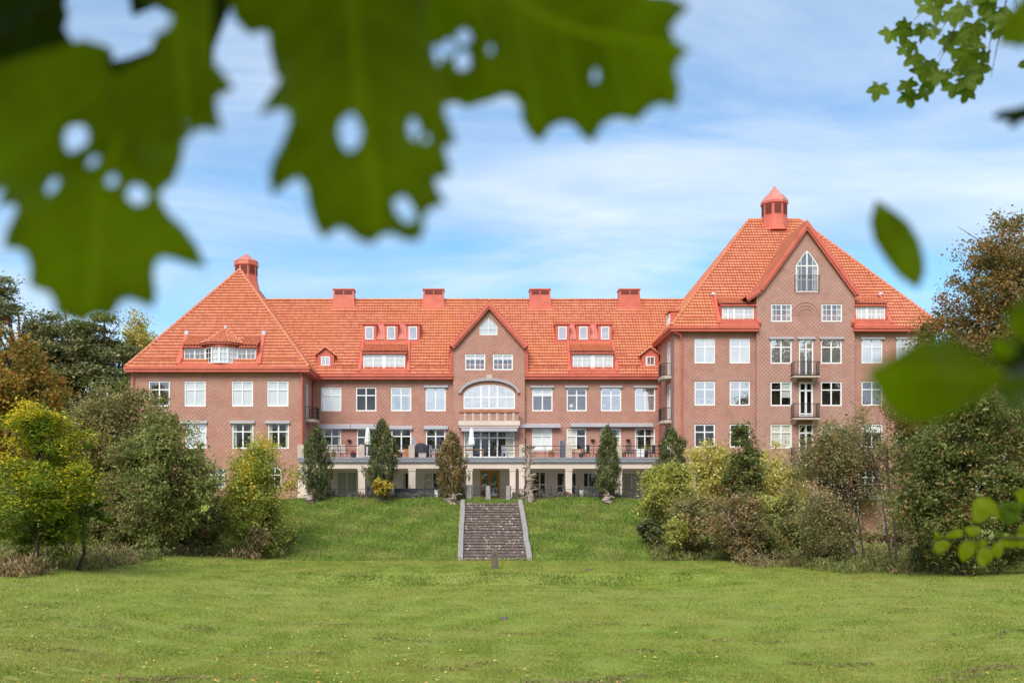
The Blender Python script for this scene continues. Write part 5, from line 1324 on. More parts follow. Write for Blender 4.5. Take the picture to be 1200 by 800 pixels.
for nm, l, cat, px, Y, a, b, t, bt, m, n_, s_, nl_, _ in R_:
    tree(nm, l, cat, px, Y, a, b, t, bt + 22, m, n_, s_, nl_, .09, lobe=.4, stems=3, bark='bark_light' if nm == 'brown_shrub' else 'bark', group='shrubs below the right block', cl=45, spread=.24)
tree('sparse_tree', 'thin leaved grey green tree leaning before the right brick wall', 'tree', 1012, 52, 916, 1052, 480, 668, 'lf_sparse', 22000, .12, 30, .11, lobe=.26, stems=3, cl=36, spread=.25)
tree('sparse_tree', 'slim dark stemmed tree right beside the thin leaved one', 'tree', 1044, 51, 955, 1070, 452, 575, 'lf_sparse', 5200, .12, 14, .08, lobe=.3, stems=2, cl=30, spread=.25, seed=11)
tree('dark_maple', 'big dark green maple at the right edge of the lawn', 'tree', 1130, 44, 1028, 1240, 424, 700, 'lf_maple', 52000, .15, 46, .2, lobe=.27, flat=.72, stems=3)
tree('tall_maple', 'tall maple with reddish autumn leaves rising to the right picture edge', 'tree', 1195, 58, 1098, 1330, 216, 560, 'lf_maple_red', 56000, .18, 44, .3, lobe=.28)
tree('reddish_maple', 'lower reddish maple beside the right eave of the building', 'tree', 1116, 60, 1042, 1196, 334, 600, 'lf_maple_red', 36000, .18, 36, .2, lobe=.3)
tree('background_tree', 'dark tree beside the right end of the building behind the thin leaved tree', 'tree', 1090, 64, 1040, 1150, 420, 700, 'lf_maple', 24000, .2, 24, .3, lobe=.42, base=.3, group='dark trees closing the view on the right')
tree('background_tree', 'dark tree filling the right edge behind the big dark maple', 'tree', 1190, 66, 1120, 1270, 420, 640, 'lf_maple', 12000, .24, 16, .3, lobe=.42, base=.3, group='dark trees closing the view on the right')
for px, Y, a, b, t, l, m in ((985, 66, 945, 1030, 600, 'dark bush against the low brick wall of the right block', 'lf_maple'), (1045, 64, 1015, 1080, 605, 'dark bush between the low brick wall and the big maple', 'lf_sparse'), (960, 55, 935, 992, 632, 'low grey bush under the thin leaved tree', 'lf_sparse'), (1085, 48, 1060, 1120, 628, 'low dark bush at the foot of the big maple', 'lf_maple'), (1165, 44, 1135, 1210, 625, 'low dark bush at the right edge under the maple', 'lf_maple')):
    tree('bush', l, 'bush', px, Y, a, b, t, 668, m, 3600, .14, 8, .05, lobe=.45, stems=3, group='low bushes under the right trees', base=Hs(fx(px, Y), Y))
# -- clipped and columnar conifers along the fence
def conifer(px, Y, x0, x1, y0, y1, mat, label, n=9000, name='columnar_conifer', seed=1, shape=0):
    rng = np.random.default_rng(seed); x = fx(px, Y); zb = Hs(x, Y); E = empty(name, (x, Y, zb)); tag(E, label, 'conifer', 'columnar conifers along the fence')
    z0, z1 = fz(y1, Y) - zb, fz(y0, Y) - zb; w = (fx(x1, Y) - fx(x0, Y)) / 2 * 1.1; off = (fx(x0, Y) + fx(x1, Y)) / 2 - x
    ncl = n // 22; t = rng.uniform(0, 1, ncl) ** .9; prof = np.interp(t, [0, .12, .35, .6, .85, 1], [.45, .8, 1, .92, .55, .08]) * (1 + .12 * np.sin(t * 17 + seed))
    ang = rng.uniform(0, 2 * np.pi, ncl); rr = prof * w * np.sqrt(rng.uniform(.25, 1.12, ncl)); lump = 1 + .2 * np.sin(ang * 3 + t * 9 + seed) + .14 * np.sin(ang * 5 - t * 23 + seed * 2)
    cp = np.stack([off * (1 - t * .0) + rr * lump * np.cos(ang), rr * lump * np.sin(ang), z0 + t * (z1 - z0)], 1)
    j = np.repeat(np.arange(ncl), 22); P_ = cp[j] + rng.normal(0, 1, (len(j), 3)) * np.array([.07, .07, .16])
    out = np.stack([np.cos(ang[j]) * .35, np.sin(ang[j]) * .35, np.full(len(j), 1.1)], 1)
    leaves_at(P_, .17, mat, 'foliage', E, up=0, aspect=.32, dirs=out)
    mb = MB('bark_light')
    for k in range(3): mb.tube([(rng.uniform(-.15, .15), rng.uniform(-.1, .1), -.2), (off + rng.uniform(-.25, .25), rng.uniform(-.1, .1), z0 * .6), (off + rng.uniform(-.3, .3) * w, 0, z0 + .5 * (z1 - z0))], [.09, .07, .03], 6)
    mb.build('trunk', E)
    return E
conifer(371, 73.2, 356.5, 386, 503, 580, 'lf_yew', 'columnar conifer with bare pale base at the left end of the iron fence', 9000, seed=2)
conifer(447.5, 73.2, 433, 463, 494, 573, 'lf_yew', 'tallest green conifer, standing above a gold shrub', 11000, seed=3)
conifer(529, 73, 513.5, 545, 510, 580, 'lf_yew_bronze', 'bronze tinted conifer on a short stem just left of the stairs', 10000, seed=4)
conifer(711.5, 73.2, 700, 724.5, 503, 578, 'lf_yew', 'narrow green conifer in front of the right half of the terrace', 9000, seed=6)
conifer(787.5, 73, 771, 803, 504, 570, 'lf_yew', 'green conifer where the terrace meets the right block', 8000, seed=8)
tree('gold_shrub', 'round gold and green shrub at the foot of the tallest conifer', 'shrub', 449, 72.7, 436, 463.5, 558, 583, 'lf_goldyew', 3600, .13, 8, .08, lobe=.42, group=None, stems=2, spread=.14, cl=30)
# gnarled stumps
def stump(px, Y, pts, r, label, tufts, mat='lf_dry', name='gnarled_stump'):
    x = fx(px, Y); zb = Hs(x, Y); E = empty(name, (x, Y, zb)); tag(E, label, 'stump'); mb = MB('dead_wood'); rng = np.random.default_rng(int(px))
    Hh = pts
    path = [Vector((rng.normal(0, .05), rng.normal(0, .04), -.15 + (Hh + .15) * k / 8)) for k in range(9)]
    mb.tube(path, [r * (1.25 - .9 * k / 8) * (1 + .25 * math.sin(k * 2.3)) for k in range(9)], 8)
    tips = []
    for k in range(tufts):
        t = rng.uniform(.05, 1); p = path[0].lerp(path[-1], t); a = rng.uniform(0, 6.28); L = rng.uniform(.25, .8) * (1.1 - t * .5)
        q = p + Vector((math.cos(a) * L, math.sin(a) * L * .6, rng.uniform(-.05, .25))); mb.tube([p, p.lerp(q, .6) + Vector((0, 0, .08)), q], [r * .3, r * .22, r * .13], 5); tips.append(q)
    mb.build('trunk', E)
    T_ = np.array([tuple(p) for p in tips]); j = rng.integers(0, len(T_), tufts * 9); leaves_at(T_[j] + rng.normal(0, .06, (len(j), 3)), .12, mat, 'foliage', E)
stump(619.5, 73.2, 4.1, .24, 'tall gnarled leafless stump with stubby shoots right of the stairs', 70)
stump(711, 72.7, .9, .3, 'low gnarled root stump beneath the narrow right conifer', 14)
stump(531, 72.4, .9, .28, 'low gnarled root stump beneath the bronze conifer', 14)
stump(364, 72.8, 1.0, .25, 'low gnarled root stump beneath the leftmost conifer', 16)

# lavender border behind the fence, weeds by the trees: nobody could count the plants
def ground_cover(name, boxes, n, size, mat, hgt, clump=False):
    Ps = []
    for (xa, xb, ya, yb, w_) in boxes:
        k = int(n * w_); x = RNG.uniform(xa, xb, k); y = RNG.uniform(ya, yb, k); c = .5 + .5 * np.sin(x * 2.7 + y) * np.sin(x * .9 - y * 1.7)
        if clump: kp = RNG.uniform(0, 1, k) < np.clip(1.6 * np.sin(x * 1.1 + 2.1 * np.sin(y * .8)) * np.sin(y * 1.4 + x * .6) + .35, .04, 1); x, y, c = x[kp], y[kp], c[kp]; k = len(x)
        z = H(x, y) + RNG.uniform(0, 1, k) ** 1.3 * hgt * (.45 + .75 * c); Ps.append(np.stack([x, y, z], 1))
    P_ = np.concatenate(Ps); up = np.tile([0, 0, 1.3], (len(P_), 1))
    o = leaves_at(P_, size, mat, name, None, up=0, aspect=.22, dirs=up); tag(o, kind='stuff'); return o
ground_cover('lavender_border', [(fx(372, 75), fx(545, 75), 74.3, 75.6, .5), (fx(600, 75), fx(742, 75), 74.3, 75.6, .5)], 9000, .2, 'lf_lavender', .55)
ground_cover('dry_weeds', [(fx(-30, 42), fx(70, 42), 38.5, 42.5, .45), (fx(60, 48), fx(150, 48), 46, 52, .15), (fx(120, 57), fx(300, 57), 57.5, 60, .1), (fx(850, 58), fx(1080, 54), 53.0, 57, .22), (fx(1040, 46), fx(1200, 46), 44, 47, .08), (fx(930, 60), fx(1090, 60), 58, 72, .3)], 15000, .2, 'lf_dry', .8, True)
ground_cover('undergrowth', [(fx(-40, 46), fx(130, 46), 44, 54, .3), (fx(120, 60), fx(330, 60), 60, 66, .25), (fx(760, 62), fx(960, 60), 59.8, 64, .2), (fx(930, 54), fx(1230, 46), 47, 55, .25), (fx(-60, 50), fx(100, 55), 50, 62, .2)], 34000, .2, 'lf_green', .6)

# ------------------------------------------------------------------ grass blades on the lawn and the bank
def grass(name, n, ya, yb, mat, h, wk, reg=None):
    u = RNG.random(n * 2); y = (ya ** -1 + u * (yb ** -1 - ya ** -1)) ** -1 if reg is None else RNG.uniform(ya, yb, n * 2)   # density falls with distance
    x = fx(RNG.uniform(-15, 1215, n * 2), y) if reg is None else RNG.uniform(reg[0], reg[1], n * 2)
    ok = np.ones(len(x), bool)
    if reg is not None: ok &= ~((x > -1.02) & (x < 3.62) & (y > 60.7) & (y < 72.55))
    if reg is None:      # thin worn patches and lush ones
        d_ = np.sin(x * .9 + 1.7 * np.sin(y * .5)) * np.sin(y * .8 + 1.3 * np.sin(x * .6)) + .5 * np.sin(x * 2.9 + y) * np.sin(y * 2.3 - x); ok &= RNG.random(len(x)) < np.clip(1 - .35 * (d_ > .9), 0, 1)
        low = (y < 27) & (np.sin(x * 3.3 + 2 * np.sin(y * 2.1)) * np.sin(y * 4.1 + x) > .82); ok &= ~low
    x, y = x[ok][:n], y[ok][:n]; m = len(x); z = H(x, y)
    a = RNG.uniform(0, 2 * np.pi, m); wd = wk * y * RNG.uniform(.6, 1.4, m); hh = h * RNG.uniform(.5, 1.4, m) * (1 + .5 * np.sin(x * 1.3 + y * .7) * np.sin(y * 1.9 - x * .6))
    dx, dy = np.cos(a) * wd / 2, np.sin(a) * wd / 2; lx, ly = RNG.normal(0, .5, m) * hh, RNG.normal(0, .5, m) * hh
    V = np.stack([np.stack([x - dx, y - dy, z - .01], 1), np.stack([x + dx, y + dy, z - .01], 1), np.stack([x + lx, y + ly, z + hh], 1)], 1).reshape(-1, 3)
    o = np_mesh(name, V, 3, mat); tag(o, kind='stuff'); return o
grass('lawn_grass', 520000, 15.5, 61, 'grass', .042, .0010)
grass('far_lawn_grass', 130000, 44, 61, 'grass', .05, .0009, (-24, 30))
grass('rim_grass', 5500, 47.5, 48.8, 'grass_dark', .09, .0008, (-8.5, 10.5))
grass('bank_grass', 150000, 60.6, 74.5, 'grass_rich', .14, .0008, (-14.5, 17))
# bare muddy flecks in the near lawn
leaf_mat('soil', [(.045, .032, .022), (.075, .055, .035), (.11, .085, .05)], None, trans=.02)
kk = 90000; y = 15.8 + RNG.random(kk) ** 1.5 * 16; x = fx(RNG.uniform(-10, 1210, kk), y)
sm_ = np.sin(x * .7 + 1.5 * np.sin(y * .45)) * np.sin(y * 1.55 + .25 * np.sin(x * .8)) + .55 * np.sin(x * 2.6 + y * 1.1) * np.sin(y * 5.1 - x * .7) + RNG.normal(0, .17, kk)
sm_ += .25 * (y < 22) * 1.0; sel = sm_ > 1.02; x, y = x[sel], y[sel]
o = leaves_at(np.stack([x, y, H(x, y) + .04], 1), .055, 'soil', 'bare_soil', None, up=2.5, aspect=.7); tag(o, kind='stuff')
# fallen leaves
m_ = 2600; u = RNG.random(m_); y = 16 + 32 * u ** 2.0; x = fx(RNG.uniform(-10, 1210, m_) * RNG.choice([1, .45], m_, p=[.45, .55]), y)
o = leaves_at(np.stack([x, y, H(x, y) + .05], 1), .07, 'fallen', 'fallen_leaves', None, up=2.5, aspect=.8); tag(o, kind='stuff')

# ------------------------------------------------------------------ trees behind the camera (seen mirrored in the windows) and the shading canopy
for i, (x, y, w_, h_) in enumerate(((-34, -22, 8, 17), (-14, -34, 9, 20), (10, -38, 9, 21), (32, -26, 8, 18), (52, -10, 8, 16), (-52, -4, 8, 16))):
    E = empty('park_tree', (x, y, 0)); tag(E, 'park tree standing behind the viewpoint, seen mirrored in windows', 'tree', 'park trees behind the viewpoint')
    n_ = 2600; d = RNG.normal(0, 1, (n_, 3)); d /= np.linalg.norm(d, axis=1)[:, None]; d *= RNG.uniform(.5, 1, (n_, 1)) * np.array([w_, w_, h_ * .42]) * (1 + .25 * np.sin(d[:, :1] * 7 + d[:, 2:3] * 5 + i)); d[:, 2] += h_ * .58
    leaves_at(d, 1.1, 'lf_green', 'crown', E); mb = MB('bark'); mb.tube([(0, 0, -.2), (0, 0, h_ * .8)], [.5, .15], 8); mb.build('trunk', E)

# ------------------------------------------------------------------ foreground leaves
def leaf_sheet(name, outline, holes, parent, mat, tip=None, root=None, curl=.012, thick=.0005, step=None, wave=.004, depth_fn=None, ph=0):
    """outline: list of 3D-plane coords (u,w) metres, in the leaf's own plane; depth_fn(u,w) -> y"""
    xs = [p[0] for p in outline]; zs = [p[1] for p in outline]; L = max(max(xs) - min(xs), max(zs) - min(zs)); st = step or L / 14
    ex = []
    for a in np.arange(min(xs), max(xs), st):
        for b in np.arange(min(zs), max(zs), st):
            if inside(outline, np.array(a), np.array(b)) and not any(inside(h, np.array(a), np.array(b)) for h in holes): ex.append((a, b))
    vo, fo = cdt(outline, holes, ex); cu, cw = sum(xs) / len(xs), sum(zs) / len(zs)
    root = root or (cu, max(zs)); tip = tip or (cu, min(zs)); ax = Vector((tip[0] - root[0], tip[1] - root[1])).normalized(); nx_ = Vector((-ax.y, ax.x))
    V, UV = [], []
    for v in vo:
        r = Vector((v[0] - root[0], v[1] - root[1])); s_, t_ = r.dot(nx_) / L, r.dot(ax) / L
        dy = curl * (abs(s_) ** 1.3) * 2.2 + wave * math.sin(t_ * 9 + s_ * 5 + ph) - curl * t_ * t_ * 1.5
        V.append((v[0], depth_fn(v[0], v[1]) + dy, v[1])); UV.append((s_, t_))
    me = bpy.data.meshes.new(name); me.from_pydata(V, [], fo); me.materials.append(M[mat])
    lay = me.uv_layers.new(name='UVMap'); li = [l.vertex_index for l in me.loops]; lay.data.foreach_set('uv', [c for i in li for c in UV[i]])
    me.polygons.foreach_set('use_smooth', [True] * len(fo)); me.update()
    o = bpy.data.objects.new(name, me); C.objects.link(o); o.parent = parent
    s = o.modifiers.new('thickness', 'SOLIDIFY'); s.thickness = thick
    return o
def px_poly(pts, D): return [(fx(x, D), fz(y, D)) for x, y in pts]
def circ(x, y, a, b=None, n=12): b = b or a; return [(x + a * math.cos(2 * math.pi * i / n), y + b * math.sin(2 * math.pi * i / n)) for i in range(n)]

T = empty('maple_tree', (-2.6, -3.2, Hs(-2.6, -3.2))); tag(T, 'maple overhanging the viewpoint, its big blurred leaves hang across the top left', 'tree')
tl = Vector(T.location)
def tchild(o): o.parent = T; o.location = -tl
mb = MB('bark')
mb.tube([tl - tl, Vector((0, 0, 2)), Vector((.2, .1, 4)), Vector((.3, .3, 7)), Vector((.3, .2, 10.5))], [.3, .24, .2, .15, .05], 10)
mb.build('trunk', T)
mb = MB('bark'); br = [(-2.4, -3, 4.8), (-1.9, -1.6, 4.75), (-1.1, -.3, 4.4), (-.5, .5, 4.02), (-.05, .74, 3.78), (.12, .8, 3.72)]
mb.tube(br, [.07, .055, .035, .018, .008, .004], 7)
mb.tube([(-1.1, -.3, 4.4), (-.7, .45, 4.0), (-.45, .72, 3.72)], [.02, .01, .004], 6)
o = mb.build('branch', T); o.location = -tl
n_ = 24000; cpn = 360
cp = np.stack([RNG.uniform(-7.5, 4.5, cpn), RNG.uniform(-8.5, 1.0, cpn), RNG.uniform(4.9, 11, cpn)], 1); cp = cp[(np.abs(cp[:, 0] + 1.6) / 6.2) ** 2 + (np.abs(cp[:, 1] + 3.3) / 5.0) ** 2 + ((cp[:, 2] - 7.6) / 3.6) ** 2 < 1.0]
j = RNG.integers(0, len(cp), n_); P_ = cp[j] + RNG.normal(0, .3, (n_, 3)); P_ = P_[P_[:, 2] > CZ + .62 * np.maximum(P_[:, 1], 0) + 1.0] - np.array(tl)
leaves_at(P_, .17, 'lf_green', 'crown', T, up=1.0, aspect=.9)
A1 = [(-60, 205), (0, 206), (0, 232), (12, 232), (26, 233), (33, 248), (27, 275), (26, 290), (42, 292), (52, 298), (57, 313), (55, 332), (62, 336), (75, 339), (83, 352), (88, 365), (104, 368), (118, 377), (128, 366), (146, 367), (150, 350), (160, 344), (172, 347), (186, 353), (186, 340), (180, 318), (182, 300), (191, 291), (205, 293), (220, 297), (233, 299), (225, 280), (212, 262), (200, 252), (192, 240), (189, 225), (196, 217), (205, 208), (212, 180), (206, 130), (180, 100), (145, 98), (128, 90), (122, 75), (125, 58), (100, 52), (60, 60), (0, 70), (-60, 90)]
A2 = [(-90, -90), (70, -90), (71, 0), (82, 25), (78, 42), (88, 58), (98, 62), (125, 60), (118, 100), (100, 150), (60, 160), (25, 158), (12, 150), (-30, 165), (-90, 150)]
A3 = [(150, -90), (250, -90), (248, 0), (247, 40), (245, 72), (257, 85), (268, 101), (256, 108), (251, 118), (256, 138), (267, 167), (250, 163), (236, 168), (228, 190), (227, 215), (212, 220), (198, 217), (180, 190), (150, 160), (130, 125), (140, 98), (165, 89), (190, 74), (193, 54), (205, 50), (213, 36), (210, 20), (190, 9), (178, 0), (160, -30)]
B1 = [(290, -90), (520, -90), (500, 0), (490, 14), (498, 60), (530, 115), (517, 124), (518, 135), (525, 150), (530, 166), (516, 169), (521, 190), (525, 208), (506, 214), (510, 232), (519, 249), (502, 257), (495, 270), (497, 285), (493, 299), (480, 297), (463, 286), (450, 290), (441, 299), (426, 291), (413, 277), (400, 272), (385, 283), (377, 272), (370, 250), (366, 225), (355, 213), (340, 221), (327, 231), (324, 214), (329, 198), (341, 175), (348, 153), (345, 136), (330, 127), (309, 130), (318, 108), (331, 87), (321, 76), (317, 60), (312, 40), (311, 20), (300, 15), (284, 18), (270, 4), (262, -20)]
C1 = [(440, -90), (740, -90), (742, 0), (752, 16), (775, 20), (793, 31), (780, 45), (771, 60), (775, 76), (789, 89), (781, 95), (774, 110), (780, 130), (777, 147), (765, 141), (752, 143), (738, 154), (729, 148), (715, 143), (701, 148), (693, 162), (684, 154), (675, 140), (660, 135), (645, 140), (633, 156), (624, 150), (615, 135), (615, 120), (604, 108), (590, 107), (575, 114), (560, 118), (548, 121), (535, 114), (515, 112), (490, 100), (470, 60), (480, 20), (505, 6), (500, -4), (470, -20)]
D1 = [(225, -90), (480, -90), (470, 0), (500, 60), (515, 118), (480, 108), (455, 126), (430, 100), (405, 105), (385, 80), (360, 85), (350, 55), (325, 50), (318, 20), (280, 10), (262, -25)]
D2 = [(80, -90), (285, -90), (262, 0), (250, 60), (246, 110), (228, 150), (215, 120), (200, 105), (160, 112), (150, 150), (120, 160), (112, 120), (128, 92), (165, 88), (190, 74), (193, 54), (213, 36), (210, 18), (180, -2), (155, 10), (150, -20)]
D3 = [(-90, -90), (110, -90), (78, 0), (66, 40), (30, 75), (5, 110), (-40, 120), (-90, 90)]
D4 = [(345, -90), (500, -90), (478, 10), (470, 60), (452, 100), (425, 92), (408, 112), (385, 84), (362, 60), (350, 20)]
def grow(pts, w):
    q = [(x, -y) for x, y in pts]; o_ = inset(q, -w)[1]; return [(x, -y) for x, y in o_]
def big(name, pts, D, holes, mat, tip, root, tilt, ph=0):
    pts = grow(pts, 4)
    o = leaf_sheet(name, px_poly([((x - 150) * 1.0 + 150, y * (1.025 if name == 'leaf' and tip[1] > 370 else 1)) for x, y in pts], D), [px_poly([(sum(a for a, b in h) / len(h) + (x - sum(a for a, b in h) / len(h)) * random.uniform(.74, .98), sum(b for a, b in h) / len(h) + (y - sum(b for a, b in h) / len(h)) * random.uniform(.74, .98)) for x, y in h], D) for h in holes], T, mat, (fx(tip[0], D), fz(tip[1], D)), (fx(root[0], D), fz(root[1], D)), 0.03, .0005, None, .011, lambda u, w: D + tilt[0] * (u - fx(root[0], D)) + tilt[1] * (w - fz(root[1], D)) * 0, ph)
    o.location = -tl; return o
big('leaf', A1, .72, [circ(82, 155, 19, 21, 14), circ(68, 222, 9, 14), circ(113, 193, 8, 10), circ(170, 236, 12, 13), circ(0 - 2, 180, 22, 24)[:0] or circ(143, 222, 7, 9)], 'leaf_big', (118, 377), (150, 60), (.05, 0))
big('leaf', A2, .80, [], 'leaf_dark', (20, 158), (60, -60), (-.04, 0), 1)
big('leaf', A3, .68, [[(212, 137), (222, 145), (230, 158), (232, 175), (226, 188), (212, 193), (199, 187), (193, 172), (197, 155), (205, 143)]], 'leaf_big', (230, 215), (200, -80), (.05, 0), 2)
big('leaf', B1, .70, [[(404, 152), (418, 144), (428, 152), (431, 170), (424, 188), (412, 192), (402, 182), (399, 166)], circ(486, 157, 7, 14, 10), circ(500, 166, 4, 6, 8), [(470, 235), (478, 240), (488, 258), (492, 274), (480, 279), (466, 262), (460, 245)]], 'leaf_big', (450, 298), (400, -80), (-.03, 0), .5)
big('leaf', C1, .76, [circ(512, 62, 7, 14, 10), circ(526, 57, 9, 12), circ(544, 48, 10, 10), circ(542, 73, 11, 13), circ(517, 97, 4, 14, 8), circ(575, 61, 3, 7, 8), circ(696, 94, 4, 9, 8)], 'leaf_big', (785, 90), (480, -60), (.04, 0), 3)
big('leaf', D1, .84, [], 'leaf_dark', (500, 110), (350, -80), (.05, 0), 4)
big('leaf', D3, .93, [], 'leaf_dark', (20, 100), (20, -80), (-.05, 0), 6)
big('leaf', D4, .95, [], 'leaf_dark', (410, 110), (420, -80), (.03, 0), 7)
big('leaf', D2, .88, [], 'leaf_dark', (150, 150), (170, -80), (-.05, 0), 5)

# small maple spray top right, a few metres away
def maple_outline(s, rng):
    lobes = [(-2.15, .62), (-1.15, .88), (0, 1.0), (1.15, .88), (2.15, .62)]; pts = [(0.0, -.05)]
    ang = []; 
    for k, (a, r) in enumerate(lobes):
        for da, rr in ((-.40, .66), (-.30, .80), (-.22, .76), (-.14, .90), (-.07, .86), (0, 1.0), (.07, .86), (.14, .90), (.22, .76), (.30, .80), (.40, .66)): ang.append((a + da * (1 if k in (1, 2, 3) else .7), r * rr))
        if k < 4: ang.append(((a + lobes[k + 1][0]) / 2, .50))
    return [(s * r * math.sin(a), s * (r * math.cos(a)) * 1.0) for a, r in ang[::-1]] + [(0, -.12 * s)]
def small_leaf(parent, origin, pos, s, rng, mat, outline_fn, name='leaf', facing=None):
    ol = outline_fn(s, rng)
    if sum(ol[i][0] * ol[(i + 1) % len(ol)][1] - ol[(i + 1) % len(ol)][0] * ol[i][1] for i in range(len(ol))) < 0: ol = ol[::-1]
    cxm = (0, s * .3); n = len(ol); V = [(0, 0, 0)] + [(a, .18 * s * (abs(a) / s) ** 1.2 + .03 * s * math.sin(b * 9 / s), b) for a, b in ol]
    fo = [(0, i + 1, (i + 1) % n + 1) for i in range(n)]
    me = bpy.data.meshes.new(name); me.from_pydata(V, [], fo); me.materials.append(M[mat]); lay = me.uv_layers.new(name='UVMap')
    lay.data.foreach_set('uv', [c for l in me.loops for c in (V[l.vertex_index][0] / s / 2, V[l.vertex_index][2] / s / 2)])
    o = bpy.data.objects.new(name, me); C.objects.link(o); o.parent = parent; o.location = Vector(pos) - origin
    o.rotation_euler = facing if facing else (rng.uniform(-.6, .6), math.pi + rng.uniform(-.6, .6), rng.uniform(-.6, .6))
    sm = o.modifiers.new('thickness', 'SOLIDIFY'); sm.thickness = .0006
    return o
rg = np.random.default_rng(3)
D = 4.6; org = Vector((fx(1190, D), D, fz(-60, D))); SB = empty('maple_bough', org); tag(SB, 'bough of small green maple leaves hanging in at the top right', 'bough')
mb = MB('bark')
tips = [(1068, 52), (1085, 8), (1080, 85), (1100, 40), (1108, 70), (1122, 90), (1140, 60), (1135, 20), (1150, 100), (1165, 75), (1160, 30), (1180, 20)]
for tx, ty in tips:
    e = Vector((fx(tx, D), D + rg.uniform(-.2, .2), fz(ty, D))) - org; m = e * .5 + Vector((rg.uniform(-.04, .04), 0, .05)); mb.tube([Vector((.06, 0, .1)), m, e], [.006, .0035, .0012], 5)
mb.build('twig', SB)
spots = [(1058, 80), (1046, 50 - 25 + 5), (1080, 22), (1074, 45), (1075, 8), (1095, 12), (1110, 8), (1128, 10), (1090, 30), (1105, 28), (1122, 32), (1140, 24), (1157, 12), (1168, 8), (1084, 60), (1096, 50), (1112, 50), (1130, 48), (1147, 42), (1098, 72), (1088, 80), (1104, 88), (1120, 70), (1128, 80), (1142, 62), (1150, 55), (1148, 72), (1113, 86), (1125, 68), (1160, 84), (1152, 98), (1165, 30), (1173, 18), (1180, 6), (1118, 20), (1135, 36), (1093, 92), (1100, 64), (1133, 58), (1198, 88), (1108, 62), (1090, 8), (1182, 28), (1070, 30), (1138, 90), (1155, 45)]
spots += [(1170, 42), (1176, 60), (1188, 10), (1192, 40), (1165, 62), (1125, 8), (1145, 10), (1133, 98), (1070, 14), (1100, 20), (1116, 42), (1150, 30), (1100, 100), (1086, 40), (1160, 50), (1118, 60), (1192, 92), (1140, 76)]
for px_, py_ in spots:
    if (px_, py_) == (1046, 30): px_, py_ = 1078, 18
    small_leaf(SB, org, (fx(px_, D), D + rg.uniform(-.35, .35), fz(py_ - 7, D)), rg.uniform(.06, .088), rg, 'leaf_spray', maple_outline)
small_leaf(SB, org, (fx(1084, D), D, fz(82, D)), .062, rg, 'leaf_spray', maple_outline, facing=(-.2, math.pi + .15, .1))
# the nearer big maple leaf at the right edge and a dark one below it
D = .9; NB = empty('near_maple_twig', (fx(1260, D), D, fz(-40, D))); no = Vector(NB.location); tag(NB, 'blurred dark maple leaves cut off by the upper right picture edge', 'twig')
E1 = [(1260, -40), (1195, 0), (1180, 18), (1172, 25), (1168, 45), (1166, 56), (1180, 57), (1188, 63), (1192, 59), (1205, 62), (1215, 58), (1270, 60)]
o = leaf_sheet('leaf', px_poly(E1, D), [], NB, 'leaf_big', None, None, .01, .0005, None, .003, lambda u, w: D); o.location = -no
E2 = [(1166, 133), (1175, 128), (1190, 126), (1215, 118), (1250, 120), (1240, 140), (1205, 140), (1195, 143), (1188, 150), (1183, 148), (1186, 140), (1172, 138)]
o = leaf_sheet('leaf', px_poly(E2, D), [], NB, 'leaf_dark', None, None, .01, .0005, None, .003, lambda u, w: D); o.location = -no
mb = MB('bark'); mb.tube([(0, 0, .05), (0, 0, 0), Vector((fx(1245, D), D, fz(118, D))) - no], [.004, .003, .0015], 5); mb.build('twig', NB)
# falling leaf in front of the sky
D = .85; FL = empty('falling_leaf', (fx(1050, D), D, fz(290, D))); fo_ = Vector(FL.location); tag(FL, 'single dark pointed leaf hanging blurred against the sky', 'leaf')
E3 = [(1029, 240), (1045, 247), (1062, 262), (1074, 284), (1078, 305), (1075, 322), (1066, 337), (1052, 324), (1038, 303), (1029, 280), (1025, 258)]
o = leaf_sheet('blade', px_poly(grow(E3, 4), D), [], FL, 'leaf_big', (fx(1066, D), fz(337, D)), (fx(1029, D), fz(240, D)), .01, .0005, None, .002, lambda u, w: D); o.location = -fo_
# beech sapling reaching in from the right
SP = empty('beech_sapling', (1.15, .5, Hs(1.15, .5))); so = Vector(SP.location); tag(SP, 'beech sapling whose big blurred leaves reach in from the right', 'sapling')
mb = MB('bark'); mb.tube([(0, 0, 0), (-.05, .1, 1.6), (-.1, .1, 3.2), (-.2, .1, 3.9)], [.02, .015, .01, .004], 7); mb.build('stem', SP)
def oval(pts, D, mat, tip, root, holes=(), ph=0):
    o = leaf_sheet('leaf', px_poly(pts, D), list(holes), SP, mat, (fx(tip[0], D), fz(tip[1], D)), (fx(root[0], D), fz(root[1], D)), .01, .0005, None, .003, lambda u, w: D, ph); o.location = -so
oval([(1004, 437), (1030, 424), (1052, 410), (1075, 398), (1095, 396), (1112, 393), (1124, 397), (1130, 404), (1150, 412), (1168, 425), (1182, 440), (1172, 458), (1150, 470), (1128, 482), (1100, 494), (1080, 498), (1058, 494), (1035, 480), (1018, 460)], .6, 'leaf_big', (1004, 437), (1182, 440))
oval([(1165, 380), (1180, 362), (1205, 345), (1240, 350), (1235, 395), (1200, 402), (1178, 398)], .7, 'leaf_big', (1165, 385), (1240, 370), ph=1)
oval([(1148, 402), (1165, 396), (1182, 400), (1196, 410), (1180, 418), (1160, 418)], .8, 'leaf_big', (1148, 402), (1196, 410), ph=2)
oval([(1196, 432), (1186, 440), (1176, 452), (1169, 468), (1172, 482), (1178, 487), (1190, 478), (1204, 460), (1210, 440)], .8, 'leaf_spray', (1178, 487), (1205, 432), ph=3)
oval([(1165, 414), (1178, 409), (1186, 415), (1182, 424), (1170, 422)], .9, 'leaf_yellow', (1165, 416), (1186, 418), ph=3)
